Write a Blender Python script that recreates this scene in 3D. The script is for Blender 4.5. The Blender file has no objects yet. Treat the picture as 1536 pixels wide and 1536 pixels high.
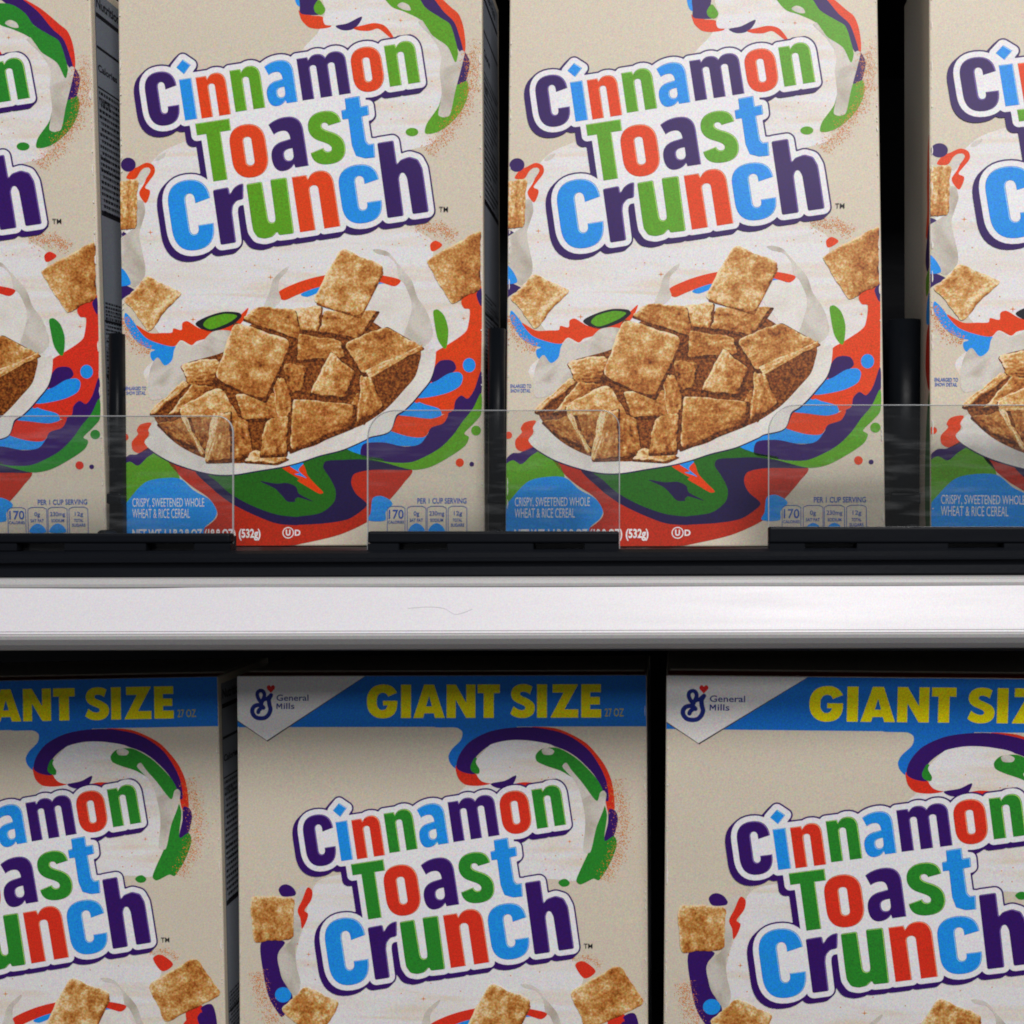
import bpy, bmesh, math, random
import numpy as np
from mathutils import Vector, Matrix
from mathutils.geometry import tessellate_polygon

random.seed(7)
scene = bpy.context.scene
col = scene.collection
R = math.radians
S = 0.367e-3            # metres per photo pixel at the box fronts
CAM_Y = -0.62
ZB = 1.25               # eye height of the shelf edge above the shop floor

# ------------------------------------------------------------------ camera, light
cam = bpy.data.cameras.new('camera')
cam_o = bpy.data.objects.new('camera', cam); col.objects.link(cam_o)
cam_o.location = ((1000 - 768) * S, CAM_Y, ZB)
cam_o.rotation_euler = (R(90), 0, 0)
cam.sensor_width = 36
cam.lens = 36 * 0.62 / (1536 * S)
cam.shift_x = -(1000 - 768) / 1536
cam.clip_start = 0.01; cam.clip_end = 60
scene.camera = cam_o

w = bpy.data.worlds.new('World'); scene.world = w; w.use_nodes = True
bg = w.node_tree.nodes['Background']
bg.inputs[0].default_value = (0.92, 0.95, 1.0, 1); bg.inputs[1].default_value = 0.10

def area(name, loc, target, sx, sy, power, color):
    d = bpy.data.lights.new(name, 'AREA'); d.shape = 'RECTANGLE'; d.size = sx; d.size_y = sy
    d.energy = power; d.color = color
    o = bpy.data.objects.new(name, d); col.objects.link(o)
    o.location = loc
    o.rotation_euler = (Vector(target) - Vector(loc)).to_track_quat('-Z', 'Y').to_euler()
    return o
area('aisle_lamp', (0.75, -2.3, ZB + 2.15), (0.0, 0.0, ZB - 0.3), 1.5, 0.9, 84, (1.0, 0.975, 0.95))
area('far_aisle_lamp', (0.1, -3.4, ZB + 1.62), (0.0, 0.0, ZB), 2.6, 0.45, 24, (0.97, 0.98, 1.0))

vs = scene.view_settings
vs.view_transform = 'Standard'; vs.look = 'None'; vs.exposure = 0.0; vs.gamma = 1.0
vs.use_curve_mapping = False
scene.cycles.filter_width = 1.9      # soft small-sensor optics

# ------------------------------------------------------------------ materials
def lin(c):
    c = c / 255.0
    return c / 12.92 if c <= 0.04045 else ((c + 0.055) / 1.055) ** 2.4
def rgb(r, g, b, k=1.0): return (lin(r) * k, lin(g) * k, lin(b) * k, 1.0)

def grain_nodes(nt, color_socket_or_value, amount, scale=1250.0):
    """fine print grain: colour multiplied by chroma noise in world space"""
    N = nt.nodes; L = nt.links
    geo = N.new('ShaderNodeNewGeometry')
    no = N.new('ShaderNodeTexNoise'); no.inputs['Scale'].default_value = scale
    no.inputs['Detail'].default_value = 2.0; no.inputs['Roughness'].default_value = 0.75
    L.new(geo.outputs['Position'], no.inputs['Vector'])
    mr = N.new('ShaderNodeVectorMath'); mr.operation = 'MULTIPLY_ADD'
    mr.inputs[1].default_value = (amount * 2,) * 3; mr.inputs[2].default_value = (1 - amount,) * 3
    L.new(no.outputs['Color'], mr.inputs[0])
    mu = N.new('ShaderNodeVectorMath'); mu.operation = 'MULTIPLY'
    L.new(mr.outputs[0], mu.inputs[0])
    if isinstance(color_socket_or_value, tuple):
        mu.inputs[1].default_value = color_socket_or_value[:3]
        # dark inks still show a little of the grain
        ad = N.new('ShaderNodeVectorMath'); ad.operation = 'MULTIPLY_ADD'
        L.new(no.outputs['Color'], ad.inputs[0]); ad.inputs[1].default_value = (amount * .005,) * 3
        L.new(mu.outputs[0], ad.inputs[2])
        return ad.outputs[0]
    L.new(color_socket_or_value, mu.inputs[1])
    return mu.outputs[0]

def paper_bump(nt, bsdf, strength=0.13):
    N = nt.nodes; L = nt.links
    geo = N.new('ShaderNodeNewGeometry')
    n1 = N.new('ShaderNodeTexNoise'); n1.inputs['Scale'].default_value = 14; n1.inputs['Detail'].default_value = 1.0
    L.new(geo.outputs['Position'], n1.inputs['Vector'])
    b = N.new('ShaderNodeBump'); b.inputs['Strength'].default_value = strength; b.inputs['Distance'].default_value = 0.012
    L.new(n1.outputs['Fac'], b.inputs['Height'])
    L.new(b.outputs['Normal'], bsdf.inputs['Normal'])

MATS = {}
def print_mat(name, color, rough=0.44, grain=0.85, spec=0.22):
    if name in MATS: return MATS[name]
    m = bpy.data.materials.new(name); m.use_nodes = True
    nt = m.node_tree; b = nt.nodes['Principled BSDF']
    b.inputs['Roughness'].default_value = rough
    b.inputs['Specular IOR Level'].default_value = spec
    nt.links.new(grain_nodes(nt, color, grain), b.inputs['Base Color'])
    paper_bump(nt, b)
    MATS[name] = m
    return m

def cereal_mat(name):
    m = bpy.data.materials.new(name); m.use_nodes = True
    nt = m.node_tree; N = nt.nodes; L = nt.links; b = N['Principled BSDF']
    b.inputs['Roughness'].default_value = 0.46; b.inputs['Specular IOR Level'].default_value = 0.24
    geo = N.new('ShaderNodeTexCoord')
    at = N.new('ShaderNodeAttribute'); at.attribute_name = 'tint'
    sep = N.new('ShaderNodeSeparateColor'); L.new(at.outputs['Color'], sep.inputs[0])
    n1 = N.new('ShaderNodeTexNoise'); n1.inputs['Scale'].default_value = 360; n1.inputs['Detail'].default_value = 5
    n1.inputs['Roughness'].default_value = 0.72; n1.inputs['Distortion'].default_value = 0.6
    n2 = N.new('ShaderNodeTexNoise'); n2.inputs['Scale'].default_value = 800; n2.inputs['Detail'].default_value = 3
    L.new(geo.outputs['Object'], n1.inputs['Vector']); L.new(geo.outputs['Object'], n2.inputs['Vector'])
    # value = shade + edge + noise
    a1 = N.new('ShaderNodeMath'); a1.operation = 'MULTIPLY_ADD'; a1.inputs[1].default_value = .9; 
    L.new(n1.outputs['Fac'], a1.inputs[0]); L.new(sep.outputs[0], a1.inputs[2])
    a2 = N.new('ShaderNodeMath'); a2.operation = 'MULTIPLY_ADD'; a2.inputs[1].default_value = 1.2
    L.new(n2.outputs['Fac'], a2.inputs[0]); L.new(a1.outputs[0], a2.inputs[2])
    a3 = N.new('ShaderNodeMath'); a3.operation = 'MULTIPLY_ADD'; a3.inputs[1].default_value = 1.5
    L.new(sep.outputs[1], a3.inputs[0]); L.new(a2.outputs[0], a3.inputs[2])
    mp = N.new('ShaderNodeMapRange'); mp.inputs['From Min'].default_value = 1.5; mp.inputs['From Max'].default_value = 2.8
    L.new(a3.outputs[0], mp.inputs['Value'])
    cr = N.new('ShaderNodeValToRGB'); e = cr.color_ramp.elements
    e[0].position = 0.0; e[0].color = rgb(52, 22, 8)
    e[1].position = 1.0; e[1].color = rgb(244, 220, 176)
    for p, c in ((.18, (112, 54, 16)), (.36, (164, 92, 34)), (.56, (194, 128, 60)), (.78, (220, 172, 106))):
        k = e.new(p); k.color = rgb(*c)
    L.new(mp.outputs[0], cr.inputs[0])
    L.new(grain_nodes(nt, cr.outputs[0], 0.75), b.inputs['Base Color'])
    paper_bump(nt, b)
    return m

def milk_mat(name, c1, c2, streak=True):
    m = bpy.data.materials.new(name); m.use_nodes = True
    nt = m.node_tree; N = nt.nodes; L = nt.links; b = N['Principled BSDF']
    b.inputs['Roughness'].default_value = 0.46; b.inputs['Specular IOR Level'].default_value = 0.24
    tc = N.new('ShaderNodeTexCoord'); mp = N.new('ShaderNodeMapping')
    mp.inputs['Scale'].default_value = (14, 14, 105) if streak else (60, 60, 60)
    mp.inputs['Rotation'].default_value = (0, R(-7), 0)
    L.new(tc.outputs['Object'], mp.inputs['Vector'])
    n = N.new('ShaderNodeTexNoise'); n.inputs['Scale'].default_value = 1.0; n.inputs['Detail'].default_value = 2
    n.inputs['Distortion'].default_value = 0.8
    L.new(mp.outputs[0], n.inputs['Vector'])
    cr = N.new('ShaderNodeValToRGB'); e = cr.color_ramp.elements
    e[0].position = .44; e[0].color = c1; e[1].position = .68; e[1].color = c2
    L.new(n.outputs['Fac'], cr.inputs[0])
    L.new(grain_nodes(nt, cr.outputs[0], 0.56), b.inputs['Base Color'])
    paper_bump(nt, b)
    return m

K = 1.16
def palette(second):
    P = {}
    sfx = '_b' if second else ''
    def d(n, c, **k): P[n] = print_mat('ink_' + n + sfx, rgb(*c, K), **k)
    d('purple', (48, 17, 90) if not second else (50, 14, 96))
    d('purple_hi', (126, 96, 176)); d('deep', (34, 24, 68))
    d('blue', (26, 138, 224)); d('bandblue', (20, 108, 196)); d('blue_hi', (150, 205, 250)); d('blue_lo', (18, 84, 170))
    d('red', (216, 62, 10) if not second else (208, 46, 26))
    d('red_hi', (252, 160, 120)); d('red_lo', (160, 30, 12))
    d('green', (88, 152, 22) if not second else (38, 128, 38))
    d('green_hi', (176, 220, 110)); d('green_lo', (48, 104, 14) if not second else (18, 86, 24))
    d('white', (226, 224, 227), grain=.58)
    d('darkgreen', (36, 98, 24)); d('brick', (176, 44, 24)); d('dust', (206, 122, 52)); d('textblue', (48, 88, 170))
    d('black', (26, 26, 34)); d('paper', (224, 219, 216), grain=.58); d('shadow', (66, 62, 70))
    d('yellow', (232, 216, 0)); d('navy', (26, 40, 120)); d('heart', (214, 36, 34)); d('palegold', (168, 160, 80))
    d('sidegrey', (128, 134, 146), grain=.58)
    return P
PAL = [palette(False), palette(True)]
M_CREAM = print_mat('carton_cream', rgb(218, 206, 187, 1.0), grain=0.55)
M_CEREAL = cereal_mat('printed_toasted_squares')
M_MILK = milk_mat('printed_milk', rgb(230, 227, 228, 1.06), rgb(226, 213, 198, 1.05))
M_BEIGE = milk_mat('printed_milk_shaded', rgb(218, 211, 202, 1.0), rgb(186, 176, 162, 1.0), False)
M_RIM = milk_mat('printed_bowl_rim', rgb(230, 225, 219, 1.05), rgb(219, 211, 202, 1.03), False)

def plain(name, color, rough, spec=0.5, metal=0.0, noise=0.0, nscale=300, bump=0.0):
    m = bpy.data.materials.new(name); m.use_nodes = True
    nt = m.node_tree; N = nt.nodes; L = nt.links; b = N['Principled BSDF']
    b.inputs['Base Color'].default_value = color
    b.inputs['Roughness'].default_value = rough; b.inputs['Specular IOR Level'].default_value = spec
    b.inputs['Metallic'].default_value = metal
    geo = N.new('ShaderNodeNewGeometry')
    if noise:
        L.new(grain_nodes(nt, color, noise), b.inputs['Base Color'])
    mp = N.new('ShaderNodeMapping'); mp.inputs['Scale'].default_value = (12, 160, 160)
    L.new(geo.outputs['Position'], mp.inputs['Vector'])
    n = N.new('ShaderNodeTexNoise'); n.inputs['Scale'].default_value = 1.0; n.inputs['Detail'].default_value = 4
    L.new(mp.outputs[0], n.inputs['Vector'])
    r = N.new('ShaderNodeMapRange'); r.inputs['To Min'].default_value = max(0.05, rough - .1); r.inputs['To Max'].default_value = min(1, rough + .14)
    L.new(n.outputs['Fac'], r.inputs['Value']); L.new(r.outputs[0], b.inputs['Roughness'])
    if bump:
        n3 = N.new('ShaderNodeTexNoise'); n3.inputs['Scale'].default_value = nscale
        L.new(geo.outputs['Position'], n3.inputs['Vector'])
        bu = N.new('ShaderNodeBump'); bu.inputs['Strength'].default_value = bump; bu.inputs['Distance'].default_value = .0006
        L.new(n3.outputs['Fac'], bu.inputs['Height']); L.new(bu.outputs[0], b.inputs['Normal'])
    return m
M_BLACK = plain('black_plastic', (0.005, 0.006, 0.009, 1), 0.42, spec=.13, noise=.2, bump=.12)
M_GLOSS = plain('black_gloss_plastic', (0.004, 0.005, 0.007, 1), 0.30, spec=.06, noise=.2, bump=.05)
M_LIP = plain('grey_rail_plastic', (0.47, 0.46, 0.46, 1), 0.46, noise=.4)
M_STRIP = plain('white_label_strip', (0.77, 0.745, 0.785, 1), 0.36, noise=.3)
M_SCUFF = plain('strip_scuff', (0.66, 0.64, 0.67, 1), 0.4)
M_DARK = plain('dark_shelf_steel', (0.010, 0.010, 0.013, 1), 0.55, spec=.25, noise=.3)

def clear_mat():
    m = bpy.data.materials.new('clear_acrylic'); m.use_nodes = True
    nt = m.node_tree; N = nt.nodes; L = nt.links
    for n in list(N): N.remove(n)
    out = N.new('ShaderNodeOutputMaterial')
    tr = N.new('ShaderNodeBsdfTransparent'); tr.inputs[0].default_value = (0.945, 0.955, 0.955, 1)
    gl = N.new('ShaderNodeBsdfGlossy'); gl.inputs['Roughness'].default_value = 0.10
    df = N.new('ShaderNodeBsdfDiffuse'); df.inputs[0].default_value = (0.7, 0.72, 0.74, 1)
    fr = N.new('ShaderNodeFresnel'); fr.inputs['IOR'].default_value = 1.45
    geo = N.new('ShaderNodeNewGeometry')
    # scuffs: thin stretched streaks of haze on the plastic
    mp = N.new('ShaderNodeMapping'); mp.inputs['Scale'].default_value = (40, 40, 260); mp.inputs['Rotation'].default_value = (0, R(12), 0)
    L.new(geo.outputs['Position'], mp.inputs['Vector'])
    n = N.new('ShaderNodeTexNoise'); n.inputs['Scale'].default_value = 1; n.inputs['Detail'].default_value = 5
    L.new(mp.outputs[0], n.inputs['Vector'])
    mr = N.new('ShaderNodeMapRange'); mr.inputs['From Min'].default_value = .5; mr.inputs['From Max'].default_value = .85
    mr.inputs['To Min'].default_value = .006; mr.inputs['To Max'].default_value = .06
    L.new(n.outputs['Fac'], mr.inputs['Value'])
    m1 = N.new('ShaderNodeMixShader'); L.new(mr.outputs[0], m1.inputs[0]); L.new(tr.outputs[0], m1.inputs[1]); L.new(df.outputs[0], m1.inputs[2])
    m2 = N.new('ShaderNodeMixShader'); L.new(fr.outputs[0], m2.inputs[0]); L.new(m1.outputs[0], m2.inputs[1]); L.new(gl.outputs[0], m2.inputs[2])
    L.new(m2.outputs[0], out.inputs['Surface'])
    return m
M_CLEAR = clear_mat()
def edge_mat():
    m = bpy.data.materials.new('acrylic_cut_edge'); m.use_nodes = True
    nt = m.node_tree; N = nt.nodes; L = nt.links
    b = N['Principled BSDF']; b.inputs['Base Color'].default_value = (.62, .64, .66, 1); b.inputs['Roughness'].default_value = .15
    tr = N.new('ShaderNodeBsdfTransparent'); mx = N.new('ShaderNodeMixShader')
    geo = N.new('ShaderNodeNewGeometry'); n = N.new('ShaderNodeTexNoise'); n.inputs['Scale'].default_value = 60
    L.new(geo.outputs['Position'], n.inputs['Vector'])
    mm = N.new('ShaderNodeMath'); mm.operation = 'MULTIPLY'; mm.inputs[1].default_value = .95; L.new(n.outputs['Fac'], mm.inputs[0])
    L.new(mm.outputs[0], mx.inputs[0]); L.new(b.outputs[0], mx.inputs[1]); L.new(tr.outputs[0], mx.inputs[2])
    L.new(mx.outputs[0], N['Material Output'].inputs['Surface'])
    return m
M_EDGE = edge_mat()

# ------------------------------------------------------------------ object helpers
def tag(o, label=None, cat=None, group=None, kind=None):
    if label: o['label'] = label
    if cat: o['category'] = cat
    if group: o['group'] = group
    if kind: o['kind'] = kind
    return o
def obj(name, mesh, parent=None):
    o = bpy.data.objects.new(name, mesh); col.objects.link(o)
    if parent: o.parent = parent
    return o
def mesh_from(name, verts, faces, mats, fmat=None, smooth=False):
    me = bpy.data.meshes.new(name); me.from_pydata([tuple(v) for v in verts], [], faces)
    for m in mats: me.materials.append(m)
    if fmat: me.polygons.foreach_set('material_index', fmat)
    if smooth: me.polygons.foreach_set('use_smooth', [True] * len(me.polygons))
    me.update(); return me
def box_bm(bm, x0, x1, y0, y1, z0, z1):
    vs_ = [bm.verts.new((x, y, z)) for x in (x0, x1) for y in (y0, y1) for z in (z0, z1)]
    for f in ((0, 1, 3, 2), (4, 6, 7, 5), (0, 4, 5, 1), (2, 3, 7, 6), (0, 2, 6, 4), (1, 5, 7, 3)):
        bm.faces.new([vs_[i] for i in f])
def bm_mesh(name, bm, mats, bevel=0.0, seg=2, smooth=False):
    bmesh.ops.recalc_face_normals(bm, faces=bm.faces)
    if bevel: bmesh.ops.bevel(bm, geom=list(bm.edges), offset=bevel, segments=seg, profile=0.5, affect='EDGES')
    me = bpy.data.meshes.new(name); bm.to_mesh(me); bm.free()
    for m in mats: me.materials.append(m)
    if smooth:
        for p in me.polygons: p.use_smooth = True
    return me
def wx(px, y): return (1000 - 768) * S + (px - 1000) * S * (0.62 + y) / 0.62
def wz(py, y): return ZB + (768 - py) * S * (0.62 + y) / 0.62

# ------------------------------------------------------------------ artwork geometry (all flat print on the carton fronts)
def homog(src, dst):
    A = []; b = []
    for (x, y), (u, v) in zip(src, dst):
        A.append([x, y, 1, 0, 0, 0, -u * x, -u * y]); b.append(u)
        A.append([0, 0, 0, x, y, 1, -v * x, -v * y]); b.append(v)
    return np.append(np.linalg.solve(np.array(A), np.array(b)), 1).reshape(3, 3)
HU = homog([(177, 0), (722, 0), (728, 820), (186, 820)], [(0, 0), (545, 0), (545, 820), (0, 820)])
HL = homog([(355, 1013), (969, 1013), (973, 1536), (359, 1536)], [(0, 0), (614, 0), (614, 523), (0, 523)])
S2 = S * 0.64 / 0.62
class Art:
    """maps traced points to a carton front: x right, z up, origin bottom centre"""
    def __init__(s, H, W, Hh, sc, top=0.0): s.H = H; s.W = W; s.Hh = Hh; s.sc = sc; s.top = top
    def loc(s, pts, layer):
        p = np.asarray(pts, float); q = np.c_[p, np.ones(len(p))] @ s.H.T
        a = q[:, :2] / q[:, 2:3]
        ax = np.clip(a[:, 0], 0.9, s.W - 0.9); ay = np.clip(a[:, 1], s.top + 0.9, s.Hh - 0.9)
        return np.c_[(ax - s.W / 2) * s.sc, np.full(len(p), -(0.00005 + layer * 0.000008)), (s.Hh - ay) * s.sc]
UP = Art(HU, 545, 820, S, -60.0)
LO = Art(HL, 614, 880, S2)

TILES = {'A': (170, 0, 5.12), 'B': (450, 0, 5.12), 'C': (170, 250, 5.12), 'D': (450, 250, 5.12), 'E': (170, 530, 5.12), 'F': (450, 530, 5.12),
         'G': (340, 980, 4.5176), 'H': (660, 980, 4.5176), 'I': (340, 1236, 5.12), 'J': (640, 1236, 4.151),
         'K': (220, 440, 5.91), 'L': (410, 440, 5.9087), 'R': (0, 0, 1.0), 'Q': (340, 990, 9.6)}
def T(spec):
    """'A 10,20 30,40 B 5,6' -> photo points"""
    out = []; t = TILES['R']
    for w_ in spec.split():
        if w_ in TILES: t = TILES[w_]
        else:
            x, y = w_.split(','); out.append((t[0] + float(x) / t[2], t[1] + float(y) / t[2]))
    return np.array(out)
def spline(P, n=6, closed=True):
    P = np.asarray(P, float); m = len(P); out = []
    rng = range(m) if closed else range(m - 1)
    for i in rng:
        p0, p1, p2, p3 = (P[(i - 1) % m], P[i], P[(i + 1) % m], P[(i + 2) % m]) if closed else (P[max(i - 1, 0)], P[i], P[i + 1], P[min(i + 2, m - 1)])
        d = max(np.linalg.norm(p2 - p1), 1e-6)
        m1 = (p2 - p0); m2 = (p3 - p1)
        for v in (m1, m2):
            l = np.linalg.norm(v)
            if l > 1e-9: v *= min(0.5, 0.9 * d / l)
        for k in range(n):
            t = k / n; t2 = t * t; t3 = t2 * t
            out.append((2 * t3 - 3 * t2 + 1) * p1 + (t3 - 2 * t2 + t) * m1 + (-2 * t3 + 3 * t2) * p2 + (t3 - t2) * m2)
    if not closed: out.append(P[-1])
    return np.array(out)
def rounded(P, r):
    P = np.asarray(P, float); out = []; m = len(P)
    for i in range(m):
        a, b, c = P[i - 1], P[i], P[(i + 1) % m]
        da = np.linalg.norm(a - b); dc = np.linalg.norm(c - b)
        ra = min(r, da * .45); rc = min(r, dc * .45)
        p = b + (a - b) / da * ra; q = b + (c - b) / dc * rc
        for t in (0, .33, .67, 1): out.append((1 - t) ** 2 * p + 2 * t * (1 - t) * b + t * t * q)
    return np.array(out)
def ellipse(cx, cy, rx, ry, n=22, rot=0):
    a = np.linspace(0, 2 * math.pi, n, endpoint=False)
    x = rx * np.cos(a); y = ry * np.sin(a); c, s_ = math.cos(rot), math.sin(rot)
    return np.c_[cx + x * c - y * s_, cy + x * s_ + y * c]
def tess(loops):
    L3 = [[Vector((p[0], p[1], 0)) for p in l] for l in loops]
    return [tuple(t) for t in tessellate_polygon(L3)]
def poly_mesh(name, art, loops, layer, mat):
    """loops: outer (and holes) in photo pixels, one flat printed area"""
    F = tess(loops); V = art.loc(np.concatenate(loops), layer)
    return mesh_from(name, V, orient(V, F), [mat])
def orient(V, F):
    out = []
    for f in F:
        a, b, c = (V[i] for i in f)
        n = (b[2] - a[2]) * (c[0] - a[0]) - (b[0] - a[0]) * (c[2] - a[2])   # y of cross
        out.append(f if n < 0 else f[::-1])
    return out

# ---- lettering of the product name
ANG = R(8.6); U = np.array([math.cos(ANG), -math.sin(ANG)]); VU = np.array([-math.sin(ANG), -math.cos(ANG)])
def path(d):
    """tiny SVG-like parser -> list of loops"""
    import re
    tk = re.findall(r'[MLCZ]|-?\d*\.?\d+', d); i = 0; loops = []; cur = []; cmd = None
    def num():
        nonlocal i
        v = float(tk[i]); i += 1; return v
    while i < len(tk):
        if tk[i] in 'MLCZ': cmd = tk[i]; i += 1
        if cmd == 'Z': loops.append(np.array(cur)); cur = []; continue
        if cmd in 'ML': cur.append((num(), num()))
        else:
            p0 = np.array(cur[-1]); p1 = np.array((num(), num())); p2 = np.array((num(), num())); p3 = np.array((num(), num()))
            for t in np.linspace(0, 1, 9)[1:]:
                cur.append(tuple((1 - t) ** 3 * p0 + 3 * t * (1 - t) ** 2 * p1 + 3 * t * t * (1 - t) * p2 + t ** 3 * p3))
    return loops
GL = {
 'C': "M1.01 .70 L.64 .655 L.64 .72 C.64 .83 .42 .83 .42 .72 L.42 .30 C.42 .2 .63 .2 .63 .30 L.63 .345 L1 .345 C1 .12 .85 0 .5 0 C.15 0 0 .13 0 .34 L0 .68 C0 .88 .17 1 .5 1 C.83 1 1 .9 1.01 .70Z",
 'n': "M0 0 L0 .965 L.36 .965 L.39 .89 C.45 .97 .55 1.005 .67 1.005 C.9 1.005 1 .9 1 .74 L1 0 L.6 0 L.6 .7 C.6 .79 .39 .79 .39 .7 L.39 0Z",
 'm': "M0 0 L0 .96 L.225 .96 L.24 .89 C.28 .96 .33 1 .41 1 C.5 1 .56 .96 .59 .89 C.63 .96 .69 1 .78 1 C.92 1 1 .91 1 .77 L1 0 L.755 0 L.755 .7 C.755 .78 .62 .78 .62 .7 L.62 0 L.375 0 L.375 .7 C.375 .78 .245 .78 .245 .7 L.245 0Z",
 'a': "M.05 .9 L.16 .7 C.25 .74 .36 .755 .46 .745 C.56 .735 .6 .67 .6 .58 L.45 .565 C.15 .55 0 .45 0 .27 C0 .1 .1 0 .28 0 C.45 0 .55 .05 .6 .1 L.62 .03 L1 .03 L1 .7 C1 .9 .85 1 .55 1 C.35 1 .18 .96 .05 .9Z M.62 .4 L.62 .28 C.62 .2 .55 .18 .5 .18 C.4 .18 .36 .22 .36 .29 C.36 .38 .45 .4 .62 .4Z",
 'o': "M.5 0 C.84 0 1 .15 1 .36 L1 .66 C1 .86 .84 1 .5 1 C.16 1 0 .86 0 .66 L0 .36 C0 .15 .16 0 .5 0Z M.39 .3 L.39 .7 C.39 .78 .61 .78 .61 .7 L.61 .3 C.61 .21 .39 .21 .39 .3Z",
 's': "M.98 .75 L.6 .715 C.58 .8 .4 .8 .4 .73 C.4 .66 .55 .63 .7 .58 C.9 .51 1 .42 1 .29 C1 .1 .83 0 .5 0 C.15 0 -.02 .09 -.03 .26 L.36 .32 C.37 .22 .6 .21 .6 .29 C.6 .36 .45 .4 .3 .45 C.1 .51 0 .6 0 .72 C0 .9 .2 1 .5 1 C.8 1 .97 .92 .98 .75Z",
 'T': "M0 1 L1 1 L1 .8 L.69 .8 L.69 0 L.27 0 L.27 .8 L0 .8Z",
 'i': "M0 0 L0 1 L1 1 L1 0Z",
}
def place(g, tile, bx, by, w_, h_):
    t = TILES[tile]; o = np.array([t[0] + bx / t[2], t[1] + by / t[2]])
    return [o + np.outer(l[:, 0] * w_ / t[2], U) + np.outer(l[:, 1] * h_ / t[2], VU) for l in path(GL[g])]
LOGO = [  # loops, ink
 (place('C', 'A', 289, 983, 243, 418), 'purple'),
 (place('i', 'A', 553, 927, 96, 318), 'blue'),
 ([T('A 535,458 597,500 545,572 485,520')], 'blue'),
 (place('n', 'A', 680, 912, 228, 331), 'red'),
 (place('n', 'A', 940, 862, 231, 333), 'green'),
 (place('a', 'A', 1194, 827, 228, 348), 'blue'),
 (place('m', 'B', 20, 775, 375, 338), 'purple'),
 (place('o', 'B', 425, 726, 239, 350), 'red'),
 (place('n', 'B', 690, 670, 237, 330), 'green'),
 (place('T', 'A', 699, 1406, 265, 461), 'green'),
 (place('o', 'A', 936, 1385, 278, 414), 'red'),
 (place('a', 'A', 1233, 1327, 273, 410), 'purple'),
 (place('s', 'B', 106, 1282, 263, 412), 'green'),
 ([rounded(T('B 342,758 457,738 468,820 523,810 532,885 478,897 508,1085 530,1110 570,1103 578,1212 500,1220 430,1200 398,1120 370,915 325,922 316,850 352,842'), 1.5)], 'blue'),
 (place('C', 'C', 480, 666, 324, 546), 'blue'),
 ([rounded(T('C 765,180 886,157 897,213 925,165 960,138 1001,127 1001,250 950,262 920,300 915,350 946,583 826,602'), 3)], 'purple'),
 ([rounded(T('C 1022,135 1142,115 1190,400 1200,425 1225,432 1245,420 1245,390 1205,100 1332,83 1390,514 1272,528 1262,498 1225,540 1165,555 1110,545 1075,495 1062,420'), 3)], 'green'),
 (place('n', 'D', 1, 506, 314, 445), 'red'),
 (place('C', 'D', 345, 459, 309, 454), 'blue'),
 ([rounded(T('D 592,-180 718,-200 745,-15 770,-50 840,-75 905,-55 940,10 950,70 990,350 865,368 822,90 800,50 775,50 760,90 798,380 672,398'), 3)], 'purple'),
]
def inset(l, d):
    """shift each vertex along its inward normal (d>0 shrinks, for outer and hole alike)"""
    n = len(l); prv = np.roll(l, 1, 0); nxt = np.roll(l, -1, 0)
    e1 = l - prv; e2 = nxt - l
    e1 /= np.maximum(np.linalg.norm(e1, axis=1, keepdims=True), 1e-9); e2 /= np.maximum(np.linalg.norm(e2, axis=1, keepdims=True), 1e-9)
    t = e1 + e2; t /= np.maximum(np.linalg.norm(t, axis=1, keepdims=True), 1e-9)
    return l + np.c_[-t[:, 1], t[:, 0]] * d
def signed(l): return 0.5 * np.sum(l[:, 0] * np.roll(l[:, 1], -1) - np.roll(l[:, 0], -1) * l[:, 1])
def dedupe(l):
    keep = np.linalg.norm(l - np.roll(l, 1, 0), axis=1) > 0.02
    return l[keep]
def inset_all(loops, d):
    return [inset(dedupe(l), d if ((signed(l) > 0) == (k == 0)) else -d) for k, l in enumerate(loops)]

def logo_outline():
    pts = []
    for loops, _ in LOGO:
        for l in loops:
            q = np.roll(l, -1, 0)
            for a, b in zip(l, q):
                n = max(1, int(np.linalg.norm(b - a) / 2.0))
                for k in range(n): pts.append(a + (b - a) * k / n)
    pts = np.array(pts, np.float32); st = 1.5
    xs = np.arange(178, 690, st); ys = np.arange(52, 420, st)
    D = np.full((len(ys), len(xs)), 1e9, np.float32)
    for c in range(0, len(pts), 200):
        p = pts[c:c + 200]
        dx = (xs[:, None] - p[None, :, 0]) ** 2; dy = (ys[:, None] - p[None, :, 1]) ** 2
        for j in range(len(ys)):
            D[j] = np.minimum(D[j], (dx + dy[j][None, :]).min(1))
    D = np.sqrt(D)
    W = D.copy(); Pm = D.copy()
    for k in range(1, 5):                      # sweep down-left for the drop block
        sh = np.full_like(D, 1e9); sh[k:, :-k] = D[:-k, k:]; Pm = np.minimum(Pm, sh)
    return contour(W - 8.2, xs, ys), contour(Pm - 10.6, xs, ys)
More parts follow.
